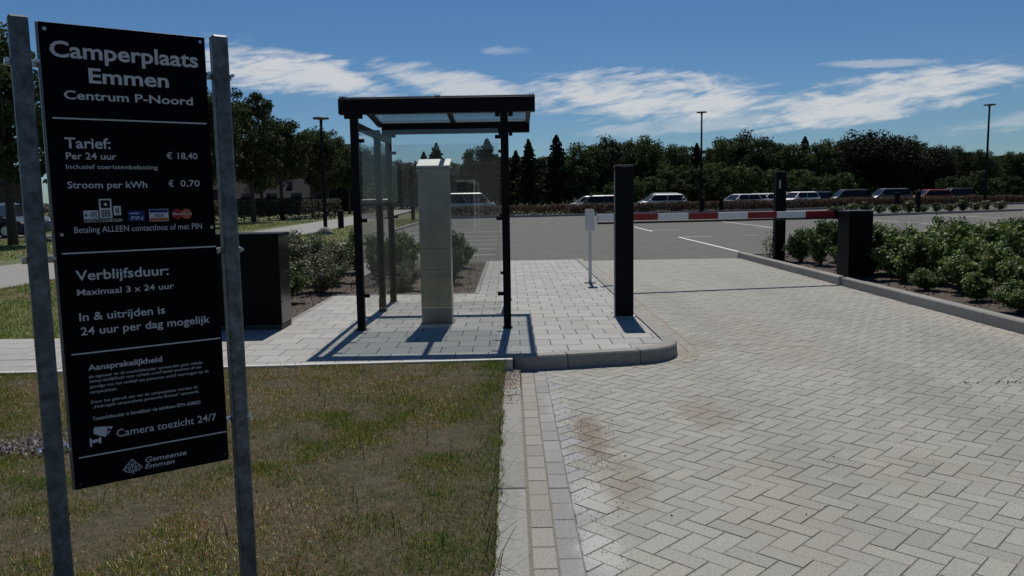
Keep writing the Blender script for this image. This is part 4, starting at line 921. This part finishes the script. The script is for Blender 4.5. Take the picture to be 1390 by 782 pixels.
NUM = ['nearest', 'second', 'third', 'fourth', 'fifth', 'sixth', 'seventh', 'eighth', 'ninth', 'tenth', 'eleventh']
av = [(-18.3, 29.5, 8.2, .95), (-18.0, 38.2, 8.9, 1.0), (-18.1, 47.2, 8.9, 1.0), (-18.0, 56.4, 9.3, 1.02), (-18.7, 66.0, 8.6, 1.0), (-17.9, 73.0, 8.7, .95), (-18.6, 82, 8.6, 1), (-18.2, 91, 8.4, 1.0), (-18.6, 100, 8.2, 1.0), (-17.4, 110, 7.8, 1), (-16.2, 121, 7.4, 1.0)]
for i, (x, y, h, w) in enumerate(av): tree(AV[i % 3], x, y, h, w, f'{NUM[i]} avenue tree of the row on the lawn left of the footpath, dark round crown', gA, 'avenue_tree', z=.05)
for i, (x, y, h, w) in enumerate([(-26, 50, 9.2, 1.1), (-27, 71, 8.6, 1.1), (-26.5, 86, 8.6, 1.1), (-30, 42, 8.6, 1.1)]):
    tree(AV[(i + 1) % 3], x, y, h, w, f'{NUM[i]} tree of the back row behind the avenue, towards the houses', 'trees behind the avenue row', 'avenue_tree', z=.05)
gW = 'trees along the edge of the wood'
wood = [(575, 205, 'c', 92, 1), (592, 193, 'c', 98, 1), (603, 215, 'd', 104, .8), (625, 222, 'd', 108, .9), (641, 196, 'd', 98, .62), (661, 187, 'c', 96, 1.15), (680, 212, 'c', 100, 1),
        (700, 203, 'c', 100, .95), (717, 188, 'c', 96, 1.05), (736, 206, 'd', 106, .8), (755, 182, 'c', 98, 1.1), (771, 204, 'd', 104, .7), (790, 191, 'd', 98, 1.0), (812, 188, 'd', 106, .9), (832, 187, 'w', 100, 1.0), (852, 186, 'd', 108, .9),
        (871, 182, 'd', 99, .95), (889, 194, 'w', 106, .8), (908, 194, 'd', 103, 1.0), (927, 191, 'd', 108, .9), (946, 193, 'c', 101, 1.0), (966, 196, 'd', 106, .9), (985, 186, 'd', 99, 1.0), (1002, 181, 'w', 103, .9), (1022, 182, 'd', 98, 1.0), (1042, 182, 'd', 104, .9),
        (1060, 190, 'd', 108, .9), (1077, 188, 'd', 100, .95), (1093, 184, 'c', 104, 1.0), (1110, 187, 'd', 98, 1.0), (1130, 186, 'd', 104, .9), (1150, 186, 'd', 107, .9), (1172, 184, 'd', 103, .8), (1192, 172, 'b', 96, 1.0), (1228, 193, 'd', 108, .9),
        (1258, 188, 'b', 97, .85), (1287, 196, 'd', 106, .9), (1306, 202, 'w', 101, .8), (1334, 200, 'd', 98, .75), (1354, 207, 'd', 106, .9), (1376, 203, 'd', 99, .9), (1394, 200, 'd', 98, 1.0), (1425, 196, 'b', 99, 1.0), (1465, 194, 'd', 101, 1.0)]
for i, (px, py, k, Y, w) in enumerate(wood):
    if px > 900: Y = Y + (px - 900) * .022
    x, h = aty(px, py, Y); h *= .985
    v = {'c': CO[i % 2], 'd': WO[(i % 2) * 2], 'w': WO[1], 'b': WO[3]}[k]
    kind = {'c': 'pointed dark conifer', 'd': 'dark leafy tree', 'w': 'broad dark leafy tree', 'b': 'big domed dark oak-like tree'}[k]
    if i < len(ORD): lab = f'{kind}, {ORD[i]} from the left along the edge of the wood'
    else: lab = f'{kind}, {ORD[len(wood) - 1 - i]} from the right along the edge of the wood'
    tree(v, x, Y, h, w * h / 9.0, lab, gW, 'conifer' if k == 'c' else 'wood_tree', h0=9.0)
# the mass of the wood behind the first trees
r = np.random.default_rng(77); n = 90000; X = r.uniform(-25, 120, n); yb = 112 + X * .13; top = 4.6 + 3.2 * noise2(X * .25 + 10, X * 0, 5, 3, 1.) * 1.0; Z = r.random(n) ** .8 * top; Yy = yb + r.uniform(-3.5, 3.5, n) * (1 - .4 * Z / 9)
link('woodland', leaves('woodland', np.stack([X, Yy, Z], 1), .42, leafcols(n, r, (.024, .033, .014), .35), m_leaf, r), None, 'stuff')
bs = [(872, 238), (900, 228), (925, 222), (950, 226), (978, 218), (1004, 232), (1030, 224), (1052, 236), (1078, 228), (1102, 238), (1140, 232), (1172, 240), (1300, 238), (1325, 230), (1348, 240), (1378, 238), (838, 246), (800, 252)]
for i, (px, py) in enumerate(bs):
    Y = 88 + (i % 3) * 2.5 + max(0, (px - 950) * .02); x, h = aty(px, py, Y)
    tree(BU[i % 2], x, Y, h, h / 3.6, f'{ORD[i] if i < 16 else ["first", "second"][i - 16]} {"light green bush from the left" if i < 16 else "low bush left of the island column"} before the wood', 'green bushes before the wood', 'bush', 'bush', 4.0)
blades('meadow_grass', 60000, -10, 90, 72, 115, .4, .10, 51, lambda X, Y: X * 0 - .03, lambda X, Y: (Y > 78 + X * .355) & (X > 26), .8)

# ------------------------------------------------------------------ cars
def car(name_label, loc, rz, pm, L=4.35, H=1.48, Wd=1.80, kind='hatch', group='cars parked beyond the hedge', name='parked_car'):
    t = thing(name, name_label, 'van' if kind == 'van' else 'car', loc, rz, group)
    hl = L / 2; k = H / 1.48; wr = .32; xf, xr = hl - .82, -hl + .80
    belt = .92 * (1 if kind != 'van' else 1.12) * (k if kind != 'van' else 1); cowl = xf - .12 if kind != 'van' else xf + .35
    def arch_(xc): return [(xc + (wr + .06) * math.cos(a), .30 + (wr + .06) * math.sin(a)) for a in [math.pi * q / 8 for q in range(8, -1, -1)]]
    prof = [(-hl + .04, .28)] + arch_(xr) + arch_(xf) + [(hl - .05, .25), (hl, .42), (hl - .02, .62), (hl - .14, .74 if kind != 'van' else .95), (cowl + .25, .86 * k if kind != 'van' else 1.02), (cowl - .15, belt + .02), (-hl + .22, belt + .04), (-hl + .03, belt - .06), (-hl, .6)]
    prof = prof[::-1]
    n = len(prof); ys = [(-Wd / 2, .965), (-Wd / 2 + .07, 1.0), (Wd / 2 - .07, 1.0), (Wd / 2, .965)]; vs = []; fs = []; zc = .55
    for y, s in ys: vs += [(x * (1 - (1 - s) * .5), y, zc + (z - zc) * s if z > zc else z) for x, z in prof]
    for i in range(3):
        for j in range(n): a = i * n + j; b = i * n + (j + 1) % n; fs.append((a, b, b + n, a + n))
    fs += [tuple(range(n)), tuple(range(4 * n - 1, 3 * n - 1, -1))]
    MB().add(vs, fs).build('body', pm, t)
    rf = cowl - .72 if kind != 'van' else cowl - .80; rr_ = {'hatch': -hl + .50, 'estate': -hl + .45, 'suv': -hl + .42, 'van': -hl + .18, 'saloon': -hl + 1.05}[kind]; rb_ = -hl + .12 if kind != 'saloon' else -hl + .55
    yb_, yt = Wd / 2 - .07, Wd / 2 - .24; zr = H - .05
    B = [(cowl, yb_, belt), (rb_, yb_, belt), (rb_, -yb_, belt), (cowl, -yb_, belt)]; T_ = [(rf, yt, zr), (rr_, yt, zr), (rr_, -yt, zr), (rf, -yt, zr)]
    def lerp(a, b, s): return tuple(a[i] + (b[i] - a[i]) * s for i in range(3))
    def slab(nm, q, mm, th=.02):
        q = [Vector(p) for p in q]; nn = (q[1] - q[0]).cross(q[2] - q[0]).normalized(); c0 = Vector((0, 0, .9))
        if nn.dot(sum(q, Vector()) / 4 - c0) < 0: nn = -nn
        MB().add([p for p in q] + [p - nn * th for p in q], [(0, 1, 2, 3), (7, 6, 5, 4), (0, 4, 5, 1), (1, 5, 6, 2), (2, 6, 7, 3), (3, 7, 4, 0)]).build(nm, mm, t)
    def quad4(a, b, c, d, i0=.05, i1=.95, j0=.06, j1=.93):
        bl_, br_ = lerp(a, b, i0), lerp(a, b, i1); tl_, tr_ = lerp(d, c, i0), lerp(d, c, i1); return [lerp(bl_, tl_, j0), lerp(br_, tr_, j0), lerp(br_, tr_, j1), lerp(bl_, tl_, j1)]
    slab('windscreen', quad4(B[3], B[0], T_[0], T_[3]), m_cglass); slab('rear_window', quad4(B[1], B[2], T_[2], T_[1]), m_cglass)
    for s, (a, b, c, d) in ((1, (B[0], B[1], T_[1], T_[0])), (-1, (B[3], B[2], T_[2], T_[3]))):
        slab('side_window', quad4(a, b, c, d, .07, .47, .08, .9), m_cglass); slab('side_window', quad4(a, b, c, d, .50, .90, .08, .9), m_cglass)
    mb = MB()
    for a, b in zip(B, T_): mb.tube([a, b], .03, 6)
    for s in (1, -1): mb.tube([lerp(B[0], B[1], .485)[:1] + (s * yb_, belt), lerp(T_[0], T_[1], .485)[:1] + (s * yt, zr)], .025, 6)
    m1, m2 = lerp(T_[0], T_[1], .15), lerp(T_[0], T_[1], .85)
    rv = [(rf + .03, -yt - .03, zr - .02), (rr_ - .03, -yt - .03, zr - .02), (rr_ - .03, yt + .03, zr - .02), (rf + .03, yt + .03, zr - .02), (rf - .2, -yt + .12, zr + .05), (rr_ + .15, -yt + .12, zr + .045), (rr_ + .15, yt - .12, zr + .045), (rf - .2, yt - .12, zr + .05)]
    mb.add(rv, [(0, 3, 2, 1), (4, 5, 6, 7), (0, 1, 5, 4), (1, 2, 6, 5), (2, 3, 7, 6), (3, 0, 4, 7)]); mb.build('roof', pm, t)
    MB().box(rr_ + .1, rf - .1, -yt + .1, yt - .1, belt - .1, zr - .03).build('cabin', m_cap, t)
    for xc in (xf, xr):
        for s in (1, -1):
            w = MB(); w.lathe(0, 0, [(wr - .05, -.1), (wr, -.08), (wr, .08), (wr - .05, .1)], 20); o_ = w.build('wheel', m_tyre, t, loc=(xc, s * (Wd / 2 - .12), .31)); o_.rotation_euler = (rad(90), 0, 0)
            w = MB(); w.lathe(0, 0, [(.2, -.112), (.2, .112)], 14); w.build('rim', m_rim, o_)
    for s in (1, -1):
        MB().cbox(hl - .16, hl + .0, s * (Wd / 2 - .30) - .15, s * (Wd / 2 - .30) + .15, .60, .72, .02).build('headlight', m_lens, t)
        MB().cbox(-hl - .01, -hl + .1, s * (Wd / 2 - .22) - .12, s * (Wd / 2 - .22) + .12, .68, .84, .02).build('taillight', m_tail, t)
        MB().cbox(cowl - .35, cowl - .2, s * (Wd / 2 + .02) - .09, s * (Wd / 2 + .02) + .09, belt + .02, belt + .15, .02).build('mirror', pm, t)
    return t
m_frame = mat('window_frame', (.2, .2, .2), .6)
P_sil = paint('silver_paint', (.55, .56, .57)); P_wh = paint('white_paint', (.85, .85, .85)); P_bk = paint('black_paint', (.012, .013, .016)); P_nv = paint('navy_paint', (.006, .010, .034)); P_rd = paint('red_paint', (.28, .02, .02)); P_gr = paint('grey_paint_car', (.10, .105, .11)); P_bl = paint('blue_grey_paint', (.05, .08, .12))
W180 = math.pi
def at(px, Y): return aty(px, 270, Y)[0]
car('silver van parked beyond the hedge, seen through the shelter glass', (at(635, 69), 69.0, 0), rad(4), P_sil, 4.9, 1.93, 1.9, 'van')
car('dark grey hatchback parked beyond the hedge left of the island column', (at(812, 67.6), 67.6, 0), W180, P_gr, 4.5, 1.55, kind='hatch')
car('silver car half hidden behind the dark grey hatchback', (at(797, 71.5), 71.5, 0), W180, P_sil, 3.9, 1.5)
car('white estate car just right of the island column', (at(896, 68.4), 68.4, 0), W180 + .04, P_wh, 4.4, 1.56, kind='estate')
car('dark blue car behind the white estate', (at(893, 72.5), 72.5, 0), W180, P_bl, 4.4, 1.66, kind='estate')
for i, (px, Y, pmt, kd, H, lb) in enumerate([(1004, 75.0, P_sil, 'hatch', 1.5, 'silver hatchback, front most of the slanting row left of the boom column'), (1014, 77.6, P_wh, 'hatch', 1.5, 'white hatchback second in the slanting row left of the boom column'), (1029, 80.2, P_gr, 'estate', 1.55, 'grey estate third in the slanting row left of the boom column'), (1043, 79.0, P_sil, 'hatch', 1.52, 'silver car right against the boom column'),
        (1083, 76.6, P_wh, 'estate', 1.62, 'white estate just right of the boom column'), (1104, 79.5, P_bl, 'hatch', 1.6, 'blue grey hatchback behind the white estate right of the boom column'), (1066, 80.5, P_bk, 'estate', 1.62, 'black car behind the boom column'),
        (1150, 79.0, P_bk, 'suv', 1.76, 'black sport utility car above the barrier cabinet'), (1204, 80.5, P_gr, 'suv', 1.80, 'dark grey people carrier right of the barrier cabinet'), (1262, 84.5, P_rd, 'hatch', 1.62, 'red hatchback beyond the hedge on the right'), (1294, 86.5, P_bk, 'suv', 1.72, 'black car next to the red hatchback'), (1278, 90.5, P_wh, 'saloon', 1.5, 'white saloon behind the red hatchback')]):
    car(lb, (at(px, Y), Y, 0), W180 + (.38 if px < 1110 and 990 < px else 0) + random.uniform(-.05, .1), pmt, 4.15 if kd != 'suv' else 4.4, H - .05, kind=kd)
car('navy blue hatchback parked on the side road behind the left sign post', (-23.6, 36.3, .1), 0, P_nv, 4.3, 1.5, group='cars on the side road')
car('blue grey estate car parked behind the navy blue hatchback', (-25.5, 40.4, .1), 0, P_bl, 4.4, 1.55, kind='estate', group='cars on the side road')

# ------------------------------------------------------------------ houses
def house(label, loc, rz, w, d, eave, ridge, wm, rm, wins=4, name='house'):
    t = thing(name, label, 'house', loc, rz)
    mb = MB(); mb.add([(-w / 2, -d / 2, -.2), (w / 2, -d / 2, -.2), (w / 2, d / 2, -.2), (-w / 2, d / 2, -.2), (-w / 2, -d / 2, eave), (w / 2, -d / 2, eave), (w / 2, d / 2, eave), (-w / 2, d / 2, eave), (-w / 2, 0, ridge), (w / 2, 0, ridge)],
        [(0, 1, 5, 4), (2, 3, 7, 6), (1, 2, 6, 9, 5), (3, 0, 4, 8, 7), (0, 3, 2, 1)]); mb.build('wall', wm, t)
    for s in (-1, 1):
        q = [(-w / 2 - .4, s * (d / 2 + .4), eave - .25), (w / 2 + .4, s * (d / 2 + .4), eave - .25), (w / 2 + .4, 0, ridge + .06), (-w / 2 - .4, 0, ridge + .06)]
        MB().add(q + [(x, y, z + .18) for x, y, z in q], [(0, 1, 2, 3), (7, 6, 5, 4), (0, 4, 5, 1), (1, 5, 6, 2), (2, 6, 7, 3), (3, 7, 4, 0)]).build('roof', rm, t)
    MB().box(w * .2, w * .2 + .6, -.3, .3, ridge - .4, ridge + .8).build('chimney', wm, t)
    for k in range(wins):
        x = -w / 2 + w * (k + .5) / wins
        f = MB().box(x - .6, x + .6, -d / 2 - .05, -d / 2 + .02, 1.0, 2.4).build('window', m_frame, t); MB().box(x - .52, x + .52, -d / 2 - .07, -d / 2 - .052, 1.08, 2.32).build('pane', m_window, f)
        f = MB().box(w / 2 - .02, w / 2 + .05, -d / 2 + d * (k + .5) / wins - .5, -d / 2 + d * (k + .5) / wins + .5, 1.0, 2.4).build('window', m_frame, t)
        MB().box(w / 2 + .052, w / 2 + .07, -d / 2 + d * (k + .5) / wins - .42, -d / 2 + d * (k + .5) / wins + .42, 1.08, 2.32).build('pane', m_window, f)
    return t
house('dark brick house with grey tiled roof behind the avenue trees', (-36.5, 98, 0), .35, 13, 8.5, 3.0, 5.6, m_brickwall, m_roof)
house('low grey house behind the flowering hedge', (-27, 92, 0), .2, 8, 4, 1.9, 2.9, m_wall, m_roof, 3)
house('second brick house with dark roof at far left behind the parked cars', (-56, 78, 0), -.1, 15, 9, 3.0, 6.0, m_brickwall, m_roof)
house('third brick house further along behind the avenue trees', (-27.5, 112, 0), .1, 12, 8, 3.0, 5.4, m_wall, m_roof)
bb = thing('brick_building', 'low pale building on the near side, mirrored faintly in the shelter glass', 'building', (12, -22, 0), 0)
MB().box(-17.5, 18, -8, 0, -.3, 3.9).build('wall', m_wall, bb); MB().cbox(-17.8, 18.3, -8.3, .3, 3.9, 4.15, .03).build('roof', m_roof, bb)
for k in range(9):
    f = MB().box(-15.5 + k * 3.6, -13.7 + k * 3.6, -.02, .06, .9 if k else .0, 2.4).build('window', m_rwhite, bb); MB().box(-15.4 + k * 3.6, -13.8 + k * 3.6, .061, .08, 1.0 if k else .05, 2.3).build('pane', m_window, f)
fb = thing('office_building', 'low grey flat roofed building far off, seen through the shelter glass', 'building', (-28, 172, 0), 0)
MB().box(-16, 9, -6, 8, -.3, 5.0).build('wall', m_metalroof, fb); MB().cbox(-16.2, 9.2, -6.2, 8.2, 5.0, 5.35, .03).build('roof', m_roof, fb); MB().box(2.5, 8.8, -3, 5, 5.352, 6.3).build('roof_box', m_metalroof, fb)
for k in range(7):
    f = MB().box(-14.5 + k * 3.3, -12.3 + k * 3.3, -6.08, -5.98, 1.0, 2.6).build('window', m_rwhite, fb); MB().box(-14.4 + k * 3.3, -12.4 + k * 3.3, -6.12, -6.085, 1.1, 2.5).build('pane', m_window, f)
